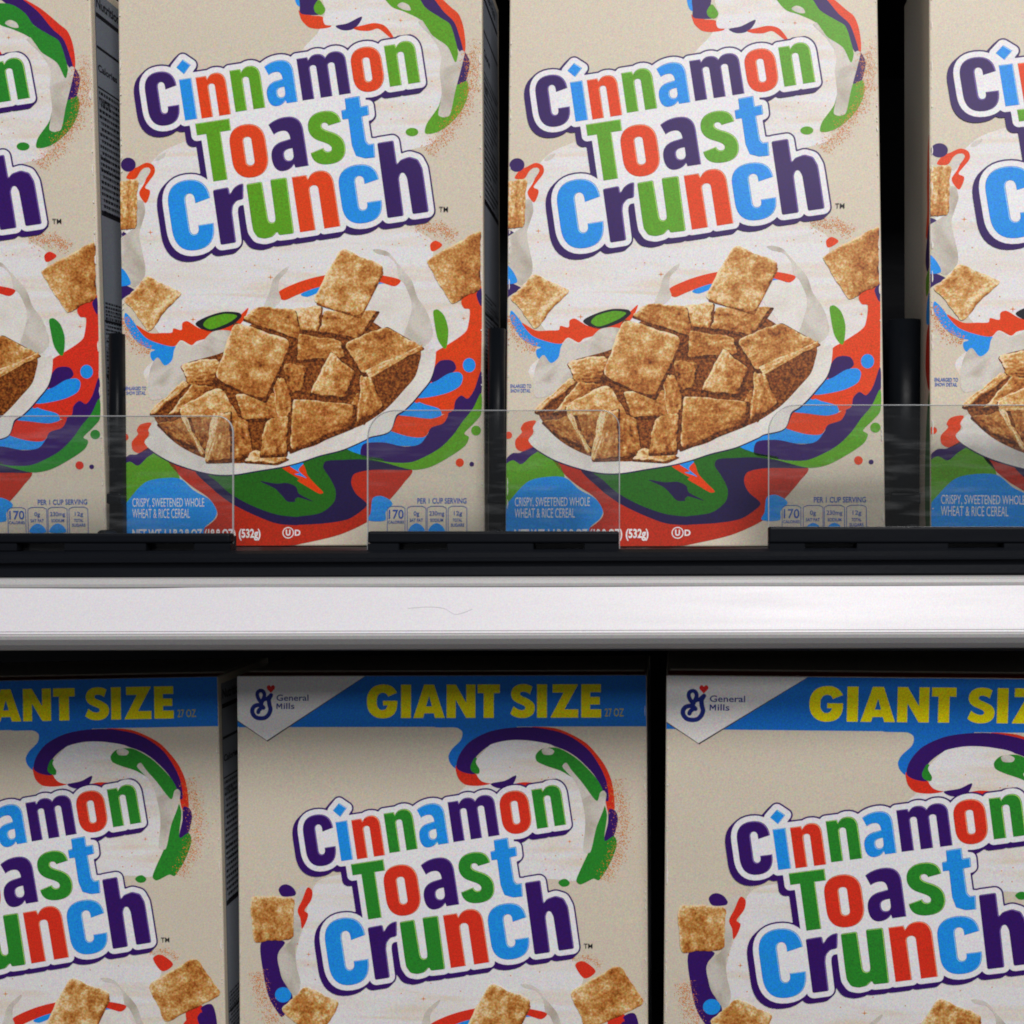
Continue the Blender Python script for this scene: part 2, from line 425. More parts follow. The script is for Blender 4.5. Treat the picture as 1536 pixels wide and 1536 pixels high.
def contour(F, xs, ys):
    """largest closed zero loop of a grid function (marching squares)"""
    seg = {}
    def pt(j, i, j2, i2):
        a, b = F[j, i], F[j2, i2]; t = a / (a - b)
        return (xs[i] + (xs[i2] - xs[i]) * t, ys[j] + (ys[j2] - ys[j]) * t)
    ny, nx = F.shape; I = F < 0
    cells = np.argwhere((I[:-1, :-1] | I[1:, :-1] | I[:-1, 1:] | I[1:, 1:]) & ~(I[:-1, :-1] & I[1:, :-1] & I[:-1, 1:] & I[1:, 1:]))
    nxt = {}; pos = {}
    for j, i in cells:
        cs = [(j, i), (j, i + 1), (j + 1, i + 1), (j + 1, i)]; ins = [I[c] for c in cs]; ent = []; ex = []
        for k in range(4):
            a, b = cs[k], cs[(k + 1) % 4]
            if ins[k] != ins[(k + 1) % 4]:
                key = (min(a, b), max(a, b)); pos[key] = pt(*key[0], *key[1])
                (ex if ins[k] else ent).append(key)
        for a, b in zip(ex, ent): nxt[a] = b
    best = []; seen = set()
    for s0 in list(nxt):
        if s0 in seen: continue
        loop = []; k = s0
        while k in nxt and k not in seen: seen.add(k); loop.append(pos[k]); k = nxt[k]
        if len(loop) > len(best): best = loop
    return dedupe(np.array(best))
WHITE_LOOP, PURPLE_LOOP = logo_outline()

def text_mesh(name, art, s, x0, x1, ytop, ybot, layer, mat, bold=0.0):
    cu = bpy.data.curves.new('t', 'FONT'); cu.body = s; cu.size = 1; cu.offset = bold; cu.resolution_u = 3
    o = bpy.data.objects.new('t', cu); col.objects.link(o)
    dg = bpy.context.evaluated_depsgraph_get(); me = bpy.data.meshes.new_from_object(o.evaluated_get(dg))
    bpy.data.objects.remove(o); bpy.data.curves.remove(cu)
    co = np.array([v.co[:] for v in me.vertices]); F = [tuple(p.vertices) for p in me.polygons]
    bpy.data.meshes.remove(me)
    mn, mx = co.min(0), co.max(0)
    px = x0 + (co[:, 0] - mn[0]) / (mx[0] - mn[0]) * (x1 - x0)
    py = ybot - (co[:, 1] - mn[1]) / (mx[1] - mn[1]) * (ybot - ytop)
    if art is None: return np.c_[px, py], F
    V = art.loc(np.c_[px, py], layer)
    return mesh_from(name, V, orient_n(V, F), [mat])
def orient_n(V, F):
    out = []
    for f in F:
        a, b, c = V[f[0]], V[f[1]], V[f[2]]
        n = (b[2] - a[2]) * (c[0] - a[0]) - (b[0] - a[0]) * (c[2] - a[2])
        out.append(f if n < 0 else f[::-1])
    return out

def square_mesh(name, art, quad, shades, layer, edge=1.0, wob=1.0, bulge=0.0, seed=0):
    """a printed toasted square: wavy edged quad grid with baked-picture tint attribute"""
    rs = np.random.RandomState(seed); n = 22
    q = np.asarray(quad, float); V = []; tint = []
    ph = rs.rand(4, 3) * 6.28
    def wave(e, t): return wob * (0.9 * math.sin(5 * t + ph[e, 0]) + 0.6 * math.sin(13 * t + ph[e, 1]) + .4 * math.sin(31 * t + ph[e, 2])) * math.sin(math.pi * t) ** .5
    cen = q.mean(0)
    def nrm(a, b):
        d = b - a; d = d / max(np.linalg.norm(d), 1e-6); nn = np.array([d[1], -d[0]])
        return nn if np.dot((a + b) / 2 - cen, nn) > 0 else -nn
    N4 = [nrm(q[0], q[1]), nrm(q[3], q[2]), nrm(q[0], q[3]), nrm(q[1], q[2])]
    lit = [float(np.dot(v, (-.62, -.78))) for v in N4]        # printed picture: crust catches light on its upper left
    size = math.sqrt(abs(signed(q)))
    G = rs.rand(7, 7); G2 = rs.rand(16, 16)
    def smp(g, u, v):
        m_ = g.shape[0] - 1.001; x = u * m_; y = v * m_; i = int(x); j = int(y); fx = x - i; fy = y - j
        fx = fx * fx * (3 - 2 * fx); fy = fy * fy * (3 - 2 * fy)
        return (g[j, i] * (1 - fx) + g[j, i + 1] * fx) * (1 - fy) + (g[j + 1, i] * (1 - fx) + g[j + 1, i + 1] * fx) * fy
    for j in range(n + 1):
        for i in range(n + 1):
            u, v = i / n, j / n
            p = (1 - u) * (1 - v) * q[0] + u * (1 - v) * q[1] + u * v * q[2] + (1 - u) * v * q[3]
            p = p + N4[0] * (wave(0, u) - bulge * math.sin(math.pi * u)) * (1 - v) + N4[1] * (wave(1, u) - bulge * math.sin(math.pi * u)) * v
            p = p + N4[2] * (wave(2, v) - bulge * math.sin(math.pi * v)) * (1 - u) + N4[3] * (wave(3, v) - bulge * math.sin(math.pi * v)) * u
            cw = (abs(2 * u - 1) * abs(2 * v - 1)) ** 7
            p = p + (cen - p) * (.05 + .05 * G[0, 0]) * cw
            V.append(p)
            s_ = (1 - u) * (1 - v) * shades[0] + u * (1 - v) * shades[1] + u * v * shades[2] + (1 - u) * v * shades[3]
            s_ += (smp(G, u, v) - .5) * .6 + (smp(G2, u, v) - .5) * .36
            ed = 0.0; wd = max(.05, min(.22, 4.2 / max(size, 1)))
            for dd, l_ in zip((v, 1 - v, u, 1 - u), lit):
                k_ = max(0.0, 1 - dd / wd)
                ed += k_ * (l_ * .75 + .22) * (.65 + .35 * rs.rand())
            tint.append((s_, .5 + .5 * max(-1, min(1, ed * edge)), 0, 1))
    L = art.loc(V, layer); F = []
    for j in range(n):
        for i in range(n):
            a = j * (n + 1) + i; F.append((a, a + 1, a + n + 2, a + n + 1))
    me = mesh_from(name, L, orient_n(L, F), [M_CEREAL])
    at = me.color_attributes.new('tint', 'FLOAT_COLOR', 'POINT')
    at.data.foreach_set('color', np.array(tint, np.float32).ravel())
    return me
def flat_tint(me, shade):
    at = me.color_attributes.new('tint', 'FLOAT_COLOR', 'POINT')
    at.data.foreach_set('color', np.tile(np.array([shade, .5, 0, 1], np.float32), len(me.vertices)))
    return me

def dust_mesh(name, art, bands, layer, mat, seed=3):
    """specks of printed cinnamon: bands = (centre line, half width, count, max size)"""
    rs = np.random.RandomState(seed); P = []; F = []; lay = []
    for line, hw, cnt, sz in bands:
        L = spline(T(line), 8, False); seg = np.linalg.norm(np.diff(L, axis=0), axis=1); cum = np.r_[0, np.cumsum(seg)]
        for _ in range(cnt):
            t = rs.rand() * cum[-1]; k = min(np.searchsorted(cum, t), len(L) - 1); k = max(k, 1)
            p = L[k - 1] + (L[k] - L[k - 1]) * ((t - cum[k - 1]) / max(seg[k - 1], 1e-6))
            d = L[k] - L[k - 1]; d /= max(np.linalg.norm(d), 1e-6); nn = np.array([-d[1], d[0]])
            off = rs.randn() * hw * .55
            c = p + nn * off; r = sz * (0.25 + 0.75 * rs.rand() ** 2); a0 = rs.rand() * 6.28
            b0 = len(P)
            for q in range(5):
                a = a0 + q * 1.2566; P.append(c + r * np.array([math.cos(a), math.sin(a)])); lay.append(layer + rs.rand() * 0.01 if q == 0 else lay[-1])
            F.append(tuple(range(b0, b0 + 5)))
    V = art.loc(P, 0); V[:, 1] = [-(0.00005 + l * 0.000008) - 4e-7 * (i // 5 % 17) for i, l in enumerate(lay)]
    return mesh_from(name, V, orient_n(V, F), [mat])
def sparkle(cx, cy, r):
    out = []
    for k in range(8):
        a = k * math.pi / 4; rr = r if k % 2 == 0 else r * .22
        out.append((cx + rr * math.sin(a), cy - rr * math.cos(a)))
    return np.array(out)

# a design = list of (group, part name, mesh, kind)
def build_logo(art, P, fmap, layer0):
    out = []
    mp = lambda l: fmap(np.asarray(l, float))
    out.append(('logo', None, poly_mesh('logo_block', art, [mp(PURPLE_LOOP)], layer0, P['purple']), None))
    out.append(('logo', 'logo_border', poly_mesh('logo_border', art, [mp(WHITE_LOOP)], layer0 + 1, P['white']), None))
    for loops, ink in LOGO:
        hi = P.get(ink + '_hi'); lo = P.get(ink + '_lo', P['deep'])
        V = []; F = []; mi = []
        for k, (d, sh, m) in enumerate(((0.0, (0, 0), 0), (0.75, (0, 0), 1), (1.15, (-.55, .45), 2))):
            ls = [dedupe(l) for l in loops] if d == 0 else inset_all(loops, d)
            ls = [mp(l + np.array(sh)) for l in ls]
            f = tess(ls); v = art.loc(np.concatenate(ls), layer0 + 2 + k)
            b = len(V); V.extend(v.tolist()); ff = orient(v, f)
            F.extend([tuple(i + b for i in t) for t in ff]); mi.extend([m] * len(ff))
        out.append(('logo', 'letter', mesh_from('letter', V, F, [lo, hi, P[ink]], mi), None))
    out.append(('logo', 'trademark_sign', text_mesh('trademark_sign', art, 'TM', *(lambda a: (a[0][0], a[1][0], a[0][1], a[1][1]))(mp([(658.5, 310.5), (672, 318)])), layer0, P['black'], .005), None))
    return out

def ribbons(art, P, fmap, items, layer0):
    out = []
    for k, (nm, ink, spec, lay) in enumerate(items):
        pts = spec if not isinstance(spec, str) else T(spec)
        pts = fmap(spline(pts, 6) if isinstance(spec, str) else pts)
        mat = ink if not isinstance(ink, str) else P[ink]
        out.append(('front_picture', nm, poly_mesh(nm, art, [pts], layer0 + lay, mat), None))
    return out

BOWL = [
 ('printed_milk_wave', M_BEIGE, 'R 262,523 272,512 285,519 303,512 318,498 336,495 350,500 352,560 300,570 262,590 228,600 222,580 226,552 236,536 247,548 258,540', 5),
 ('printed_stripe', 'red', 'C 1270,960 1400,895 1536,852 1700,822 1850,815 2030,830 2204,870 2160,920 2010,880 1800,890 1560,930 1400,990 1320,1025 1285,1015', 4),
 ('printed_stripe', 'blue', 'C 1440,980 1540,930 1700,905 1900,885 2030,885 2140,920 2000,925 1800,930 1600,960 1490,1000', 3),
 ('printed_milk_splash', M_BEIGE, 'C 1225,870 1290,800 1345,765 1335,800 1275,870 1270,960 1285,1020 1230,1080 1150,1100 1200,960', 5),
 ('printed_milk_splash', M_BEIGE, 'D 560,640 610,635 680,660 740,730 800,800 860,880 900,1000 960,1090 1000,1180 1020,1300 960,1380 880,1400 780,1380 830,1200 860,1060 800,900 760,860 740,760 680,690 600,670', 5),
 ('printed_milk_pool', M_RIM, 'D 480,1000 560,920 650,900 740,940 800,980 850,1050 860,1200 900,1260 990,1300 960,1500 880,1620 700,1300 560,1100', 4),
 ('printed_bowl_side', 'brick', 'E 425,820 640,900 900,930 1300,880 F 100,800 500,760 860,895 800,1000 700,1120 600,1220 520,1300 300,1400 0,1470 E 1380,1478 1100,1482 800,1482 560,1482 600,1390 720,1330 800,1240 740,1120 600,1020 500,930', 6),
 ('printed_ribbon', 'green', 'E 60,860 120,826 190,855 300,765 370,785 440,830 490,900 505,980 400,1000 300,1020 180,1100 60,1250', 6),
 ('printed_ribbon', 'purple', 'E 60,840 120,780 180,775 290,715 325,750 260,800 190,862 125,832 60,868', 7),
 ('printed_splash', 'red', 'E 180,590 210,545 290,532 275,590 272,630 240,680 292,718 200,765 150,742 143,680 190,620', 7),
 ('printed_drop', 'red', ellipse(187.6, 655.5, 5.4, 5.4), 7),
 ('printed_ribbon', 'blue', 'E 50,1240 140,1100 250,990 400,958 520,968 620,1055 740,1125 795,1215 775,1275 700,1345 670,1480 300,1482 50,1482', 8),
 ('printed_ribbon', 'deep', 'E 630,880 770,1050 900,1150 1050,1230 1250,1310 1400,1325 F 0,1322 200,1310 370,1280 480,1210 515,1160 430,1080 395,1000 420,930 560,900 860,900 700,850 480,800 300,740 0,800 E 1000,890', 8),
 ('printed_ribbon', 'darkgreen', 'E 700,890 800,990 900,1080 1060,1170 1250,1240 1400,1260 F 0,1256 160,1230 260,1150 275,1060 230,960 180,880 200,832 330,822 480,818 640,840 640,815 500,790 400,758 330,730 0,800 E 1100,890', 10),
 ('printed_ribbon', 'green', 'F 470,800 640,840 860,898 1000,878 1150,800 1270,715 1300,650 1265,618 1340,540 1393,470 1393,310 1330,430 1250,530 1180,630 1080,730 960,800 850,842 700,842 560,818', 12),
 ('printed_swirl', 'deep', 'E 1130,985 1250,1003 1340,1000 1405,1030 1425,1080 1536,1142 1420,1110 1395,1128 1400,1142 1340,1142 1290,1090 1240,1040', 11),
 ('printed_sliver', 'red', 'E 1290,870 1450,850 F 60,940 120,1010 180,1072 150,1082 60,1030 -20,980 E 1430,970', 11),
 ('printed_sliver', 'blue', 'E 1350,860 1460,845 F -10,900 50,960 20,950 -40,930 E 1430,920', 12),
 ('printed_ribbon', 'blue', 'F 320,730 500,640 700,600 850,640 975,635 935,705 780,715 640,690 520,705 480,745 465,790 400,760', 9),
 ('printed_ribbon', 'red', 'D 1240,1030 1330,940 1393,920 1394,1536 F 1394,60 1385,200 1340,290 1290,360 1240,340 1200,370 1170,450 1060,470 940,430 900,360 950,250 1030,120 1040,0 D 1120,1380 1240,1300 1285,1250 1305,1100 1260,1090', 9),
 ('printed_ribbon', 'purple', 'F 465,780 490,700 640,688 800,720 920,702 985,620 1000,580 1100,540 1130,470 1180,440 1195,370 1240,328 1290,352 1340,285 1393,140 1393,330 1330,440 1190,640 960,808 850,850 700,850 500,812', 10),
 ('printed_ribbon', 'purple', 'D 1355,985 1393,940 1393,1075', 10),
 ('printed_ribbon', 'purple', 'F 1010,220 1030,120 1080,60 1170,60 1200,120 1150,165 1040,225', 11),
 ('printed_ribbon', 'red', 'F 735,485 850,490 1000,508 1070,490 1140,462 1105,540 1010,575 960,645 850,645 720,608 695,590', 11),
 ('printed_ribbon', 'blue', 'F 750,470 830,400 900,375 960,395 1070,430 1085,482 1000,505 850,488', 12),
 ('printed_ribbon', 'blue', 'F 1040,220 1140,160 1220,148 1252,182 1232,252 1150,302 1050,330 930,348 880,330 950,250', 12),
 ('printed_drop', 'blue', ellipse(704, 548.5, 9.5, 10.8), 12),
 ('printed_drop', 'red', ellipse(625.5, 601.5, 4.2, 3.6), 13),
 ('printed_leaf', 'green', 'D 1025,1110 1060,1100 1110,1150 1140,1260 1120,1400 1060,1330 1030,1180', 10),
 ('printed_drop', 'green', ellipse(714.6, 646.8, 7.4, 7.4), 9),
 ('printed_drop', 'red', ellipse(690.2, 695, 6.2, 6.4), 9),
 ('printed_drop', 'purple', ellipse(708.2, 697.4, 3.6, 3.6), 9),
 ('printed_ribbon', 'blue', 'F 560,1120 620,1100 690,1130 712,1165 662,1222 655,1290 525,1288 545,1230', 9),
 ('printed_rim_shade', 'deep', 'E 285,742 440,842 640,912 790,942 930,942 1090,916 1300,882 F 0,848 150,798 330,752 500,678 540,655 690,612 748,490 808,448 878,380 938,308 1008,218 1030,150 980,120 800,300 500,560 0,760 E 900,860 500,780', 13.4),
 ('printed_bowl_rim', M_RIM, 'E 240,680 285,630 270,590 295,545 330,520 400,520 600,470 900,500 F 0,640 500,400 780,200 880,30 980,-20 1040,-30 1035,100 1000,210 930,300 870,372 800,440 740,480 690,602 540,645 500,668 330,742 150,788 0,838 E 1300,872 1090,906 930,932 790,932 640,902 440,832 290,742', 14),
]
SQUARES = [  # traced pile of printed squares, back to front
 ('L', '170,130 430,110 400,330 215,330', (.85, .8, .6, .7), 1),
 ('L', '450,150 930,150 760,410 395,340', (.5, .45, .35, .45), .6),
 ('R', '364,478 386,460 442,464 452,510', (.55, .5, .4, .35), .8),
 ('L', '225,350 600,420 640,570 200,600', (.35, .5, .45, .35), .6),
 ('L', '90,620 300,645 255,840 135,900', (.12, .45, .3, .1), .5),
 ('L', '505,510 730,690 640,930 320,890', (.75, .45, .4, .65), 1),
 ('L', '740,880 880,990 800,1160 690,1010', (.25, .35, .3, .25), .5),
 ('L', '770,725 870,745 975,1010 740,1160', (.6, .45, .3, .45), .9),
 ('L', '620,450 1000,290 1325,480 800,725', (.45, .3, .55, .5), 1),
 ('L', '800,690 1330,448 1334,500 850,762', (.75, .6, .45, .7), .6),
 ('K', '310,625 620,580 650,700 350,745', (.85, .8, .45, .55), 1),
 ('K', '345,735 640,690 660,790 370,830', (.35, .3, .05, .3), .5),
 ('K', '20,1055 320,770 390,800 70,1075', (.9, .85, .4, .5), .7),
 ('K', '180,1085 410,795 600,830 480,1020', (.7, .55, .05, .3), 1),
 ('K', '290,1010 650,830 830,1110 320,1100', (.7, .8, .55, .6), 1),
 ('K', '780,890 1180,880 1190,1120 850,1120', (.6, .4, .4, .45), 1),
 ('L', '-20,740 100,750 180,1010 60,1200', (.4, .4, .45, .5), .8),
 ('K', '85,1150 330,1095 520,1420 200,1260', (.3, .35, .3, .1), .3),
 ('K', '390,1100 580,1100 535,1380 490,1360', (.25, .3, .25, .2), .3),
 ('K', '740,1050 900,1130 940,1420 740,1480', (.4, .35, .3, .3), .6),
 ('K', '860,1490 950,1390 1260,1460 1150,1510', (.85, .7, .5, .7), .8),
 ('K', '590,1075 750,1040 745,1480 520,1485', (.6, .35, .3, .4), .6),
 ('K', '590,1065 640,1085 560,1480 512,1485', (.95, .85, .7, .9), .4),
 ('K', '300,1085 352,1085 525,1425 485,1445', (.9, .85, .6, .75), .4),
 ('K', '1060,1130 1260,1080 1240,1430 1000,1440', (.45, .4, .3, .35), .5),
 ('L', '165,930 725,985 705,1180 150,1400', (.5, .4, .22, .35), 1),
 ('R', '352,483 437,511 398,600 322,567', (.6, .5, .35, .5), 1),
 ('R', '512,370 579,400 541,476 467,453', (.62, .55, .6, .72), 1.1),
]
def build_bowl(art, P, fmap, layer0):
    out = ribbons(art, P, fmap, BOWL, layer0)
    pile = spline(T('R 272,548 335,528 352,508 392,478 440,478 490,472 556,482 590,505 630,525 628,550 622,567 606,586 590,604 575,618 542,639 506,651 475,668 450,675 395,686 365,695 332,693 303,686 271,670 248,651 234,631 232,622 280,570'), 6)
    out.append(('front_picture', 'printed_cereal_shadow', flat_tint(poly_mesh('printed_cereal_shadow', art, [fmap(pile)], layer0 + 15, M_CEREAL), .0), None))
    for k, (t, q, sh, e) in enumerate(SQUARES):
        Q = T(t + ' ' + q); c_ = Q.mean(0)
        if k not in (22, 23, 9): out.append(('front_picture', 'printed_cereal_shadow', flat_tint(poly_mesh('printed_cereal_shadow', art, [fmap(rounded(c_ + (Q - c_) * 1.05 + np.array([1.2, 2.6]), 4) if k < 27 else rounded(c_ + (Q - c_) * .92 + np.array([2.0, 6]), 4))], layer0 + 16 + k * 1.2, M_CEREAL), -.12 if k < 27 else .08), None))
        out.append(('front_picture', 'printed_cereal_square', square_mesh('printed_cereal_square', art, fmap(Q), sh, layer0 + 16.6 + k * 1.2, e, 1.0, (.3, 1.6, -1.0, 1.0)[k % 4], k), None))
    return out

UPPER_TOP = [
 ('printed_milk', M_MILK, 'R 500,-56 560,-50 600,-10 636,30 662,75 668,130 655,190 648,215 600,235 640,290 622,340 648,362 650,400 675,450 703,465 702,500 690,540 600,600 400,640 250,600 215,560 250,520 232,490 205,430 190,390 187,350 200,310 215,262 245,226 330,190 420,120 455,72 478,46 488,10 482,-30', 0),
 ('printed_swirl', 'red', 'A 1420,80 B 10,100 90,120 170,130 240,200 150,222 70,212 30,180 A 1440,150', 2),
 ('printed_swirl', 'blue', 'A 1400,-200 1460,-240 1460,50 1410,40 1385,-40', 2),
 ('printed_swirl', 'purple', 'A 1425,-60 B 60,-220 300,-290 560,-280 300,-200 160,-100 130,60 150,110 60,115 0,100 A 1430,40', 3),
 ('printed_swirl', 'green', 'B 140,0 170,30 192,80 160,115 115,95 105,50', 4),
 ('printed_milk', M_MILK, 'B 170,-80 330,-170 520,-120 560,140 470,190 300,192 195,192 175,140 200,90 180,40', 5),
 ('printed_swirl', 'purple', 'B 272,200 360,180 470,128 450,185 395,228 320,232', 6),
 ('printed_swirl', 'red', 'B 405,215 480,195 570,178 650,200 715,285 690,290 600,222 530,238 450,235', 6),
 ('printed_ribbon', 'red', 'B 800,-180 1000,-80 1160,60 1215,110 1250,200 1268,330 1262,405 1230,400 1190,230 1100,110', 2),
 ('printed_ribbon', 'purple', 'B 560,-280 760,-220 980,-60 1100,90 1180,170 1225,290 1250,395 1225,400 1190,340 1100,180', 3),
 ('printed_ribbon', 'green', 'B 620,-60 680,-110 800,-100 900,-30 960,60 1080,140 1150,190 1195,330 1212,420 1196,485 1090,370 1010,270 930,160 800,92 700,52', 4),
 ('printed_ribbon', 'purple', 'B 1255,400 1300,480 1265,640 1205,660 1230,540', 3),
 ('printed_ribbon', 'green', 'B 1205,650 1280,625 1290,720 1240,850 1140,960 1040,1020 960,1025 972,950 1060,820 1090,720 1150,600', 4),
 ('printed_drop', 'green', ellipse(617.6, 198.2, 9.6, 6.4), 4),
 ('printed_milk_streak', M_BEIGE, 'B 905,175 935,158 1010,270 1130,360 1190,480 1215,410 1240,388 1262,405 1232,540 1190,700 1150,880 1100,902 1060,880 1085,720 1070,550 1080,420 1010,290', 6),
 ('printed_milk_streak', M_BEIGE, 'B 745,45 780,20 830,40 845,80 790,75', 6),
 ('printed_splash', 'red', 'C 100,85 140,20 185,0 255,-33 310,-10 318,45 275,110 245,158 280,180 278,220 248,278 205,225 200,190 235,130 255,80 275,20 245,5 210,30 170,90', 3),
 ('printed_drop', 'purple', ellipse(192.5, 246.5, 11.2, 10.6), 4),
 ('printed_milk_streak', M_BEIGE, 'C 230,20 268,5 285,30 250,90 210,135 185,90', 5),
 ('printed_milk_streak', M_BEIGE, 'A 322,1228 345,1195 400,1172 392,1200 350,1232', 3),
 ('printed_ribbon', 'purple', 'C 40,490 100,510 90,535 40,540', 2),
 ('printed_milk_streak', M_BEIGE, 'C 50,560 100,515 150,470 185,260 225,260 240,300 245,350 225,420 200,520 220,640 245,760 240,840 170,920 110,880 70,750', 3),
 ('printed_ribbon', 'blue', 'C 40,770 90,800 135,895 70,915 40,910', 4),
 ('printed_ribbon', 'purple', 'C 40,900 165,945 110,985 40,1020', 3),
 ('printed_ribbon', 'blue', 'C 95,1120 150,1180 220,1280 320,1340 400,1370 478,1378 470,1450 430,1520 360,1522 295,1480 285,1425 320,1405 260,1390 170,1330 110,1240 85,1170', 3),
 ('printed_ribbon', 'red', 'C 175,1215 280,1275 380,1275 450,1272 462,1240 522,1252 530,1200 570,1185 660,1240 765,1268 740,1310 640,1340 600,1370 520,1332 470,1378 370,1362 250,1312', 4),
 ('printed_ribbon', 'red', 'C 1037,1083 992,1190 890,1268 740,1275 800,1230 960,1150', 3),
 ('printed_leaf', 'black', 'C 630,1210 700,1158 840,1114 965,1120 985,1152 905,1220 740,1266', 4),
 ('printed_leaf', 'green', 'C 690,1215 730,1165 850,1130 930,1135 950,1150 890,1195 750,1248', 6),
 ('printed_drop', 'red', 'D 998,605 1015,580 1045,570 1092,602 1050,640 1010,650', 3),
]
DOTS = 'C 285,590 340,715 500,838 1020,803 1268,712 1085,757 390,1225 525,1080 D 710,597 478,634 650,680 88,768 30,775 760,590 965,605 960,560 B 425,68 280,140 705,822 795,795 697,915 787,908 998,822 1010,625 680,150'
STARS = [('C', 285, 502, 22), ('C', 1207, 848, 24), ('C', 612, 1172, 24), ('D', 1258, 1168, 18), ('B', 770, 158, 18)]

def speckles(art, P, fmap, spec, stars, layer):
    loops = [ellipse(p[0], p[1], 1.0, 1.0, 6) for p in T(spec)]
    loops += [sparkle(TILES[t][0] + x / TILES[t][2], TILES[t][1] + y / TILES[t][2], r / TILES[t][2]) for t, x, y, r in stars]
    V = []; F = []
    for l in loops:
        l = fmap(l); f = tess([l]); v = art.loc(l, layer); b = len(V); V.extend(v.tolist()); F.extend([tuple(i + b for i in t) for t in orient(v, f)])
    return ('front_picture', 'printed_sparkles', mesh_from('printed_sparkles', V, F, [P['dust']]), 'stuff')

def multi_text(name, art, rows, layer, mat):
    return [text_mesh(name, art, t_, x0, x1, y0, y1, layer, mat, b_) for t_, x0, x1, y0, y1, b_ in rows]
def add_text(out, group, head, *args):
    for k, me in enumerate(multi_text('printed_text', *args)):
        out.append((group, None if (head and k == 0) else 'printed_text', me, None))
def frame_loops(x0, x1, y0, y1, r, t):
    a = np.array([(x0, y1), (x0, y0 + 3), (x0 + r, y0), (x1 - r, y0), (x1, y0 + 3), (x1, y1)])
    return rounded(a, 1.5), rounded(a + np.array([(t, -t), (t, t * .4), (t * .4, t), (-t * .4, t), (-t, t * .4), (-t, -t)]), 1.2)

def design_upper(second):
    P = PAL[1 if second else 0]; art = UP; idm = lambda p: np.asarray(p, float)
    out = [('front_picture', None, poly_mesh('printed_milk', art, [spline(T(UPPER_TOP[0][2]), 6)], 0, M_MILK), None)]
    out += ribbons(art, P, idm, UPPER_TOP[1:], 1)
    out += build_bowl(art, P, idm, 5)
    sq = lambda q, s_, k, b=1.0: ('front_picture', 'printed_cereal_square', square_mesh('printed_cereal_square', art, T(q), s_, 50, .9, .9, b, k), None)
    out.append(sq('C 40,108 200,92 182,470 40,492', (.65, .6, .5, .6), 51))
    out.append(sq('C 260,825 548,965 275,1282 68,1020', (.5, .8, .7, .6), 52, 3.2))
    out.append(sq('D 960,722 1394,480 1394,945 1165,1067', (.5, .4, .35, .55), 53))
    out.append(('front_picture', 'printed_cinnamon_dust', dust_mesh('printed_cinnamon_dust', art, [
        ('B 1290,400 1320,560 1270,800 1170,960 1050,1090 980,1180', 13, 1500, .95), ('D 880,455 1050,470 1200,545', 11, 620, .95),
        ('C 90,1150 110,1290 200,1370 280,1420', 10, 600, .95), ('B 1330,300 1340,500 1330,700', 11, 260, .8)], 8, P['dust']), 'stuff'))
    out.append(speckles(art, P, idm, DOTS, STARS, 9))
    out += build_logo(art, P, idm, 56)
    add_text(out, 'front_picture', False, art, [('ENLARGED TO', 189, 219.5, 579.5, 585, .02), ('SHOW DETAIL', 189.5, 218.5, 586.5, 592, .02)], 20, P['textblue'])
    add_text(out, 'front_picture', False, art, [('CRISPY, SWEETENED WHOLE', 198.8, 306.5, 747.5, 762.5, .0), ('WHEAT & RICE CEREAL', 198.8, 285, 763.5, 777.5, .0),
        ('NET WT 1 LB 2.8 OZ (18.8 OZ)', 198.8, 353.5, 794, 811.5, .03), ('(532g)', 358.5, 391, 794, 811.5, .03), ('D', 442.5, 451, 795.5, 804.5, .03), ('U', 429, 436, 795.3, 804.5, .04)], 26, P['white'])
    o_, i_ = ellipse(432.6, 800, 8.6, 8.6, 28), ellipse(432.6, 800, 7.2, 7.2, 28)
    out.append(('front_picture', 'printed_symbol', poly_mesh('printed_symbol', art, [o_, i_], 26, P['white']), None))
    rows = [('PER 1 CUP SERVING', 626.5, 700.5, 748.3, 756.6, .015), ('170', 583.5, 606, 765.5, 779.5, .015), ('CALORIES', 582.5, 606.5, 782, 786.5, .02),
            ('0g', 621, 629.5, 768, 776.5, .01), ('SAT FAT', 615, 635, 779, 784, .02), ('230mg', 644.5, 667, 768, 776.5, .01), ('SODIUM', 646, 665.5, 779, 784, .02),
            ('12g', 681.5, 694, 768, 776.5, .01), ('TOTAL', 680, 694, 779, 784, .02), ('SUGARS', 677, 697, 786.5, 791.5, .02)]
    add_text(out, 'nutrition_facts', True, art, rows, 26, P['textblue'])
    for x0, x1 in ((581, 608.5), (611, 640), (641, 670.5), (672.5, 701.5)):
        a, b = frame_loops(x0, x1, 760, 806, 6, .9)
        out.append(('nutrition_facts', 'printed_frame', poly_mesh('printed_frame', art, [a, b], 25, P['textblue']), None))
    for cx in (625.5, 655.5):
        out.append(('nutrition_facts', 'printed_badge', poly_mesh('printed_badge', art, [spline(T('R %f,800 %f,791 %f,786 %f,791 %f,800' % (cx - 12, cx - 9, cx, cx + 9, cx + 12)), 5)], 25, P['blue']), None))
    return out

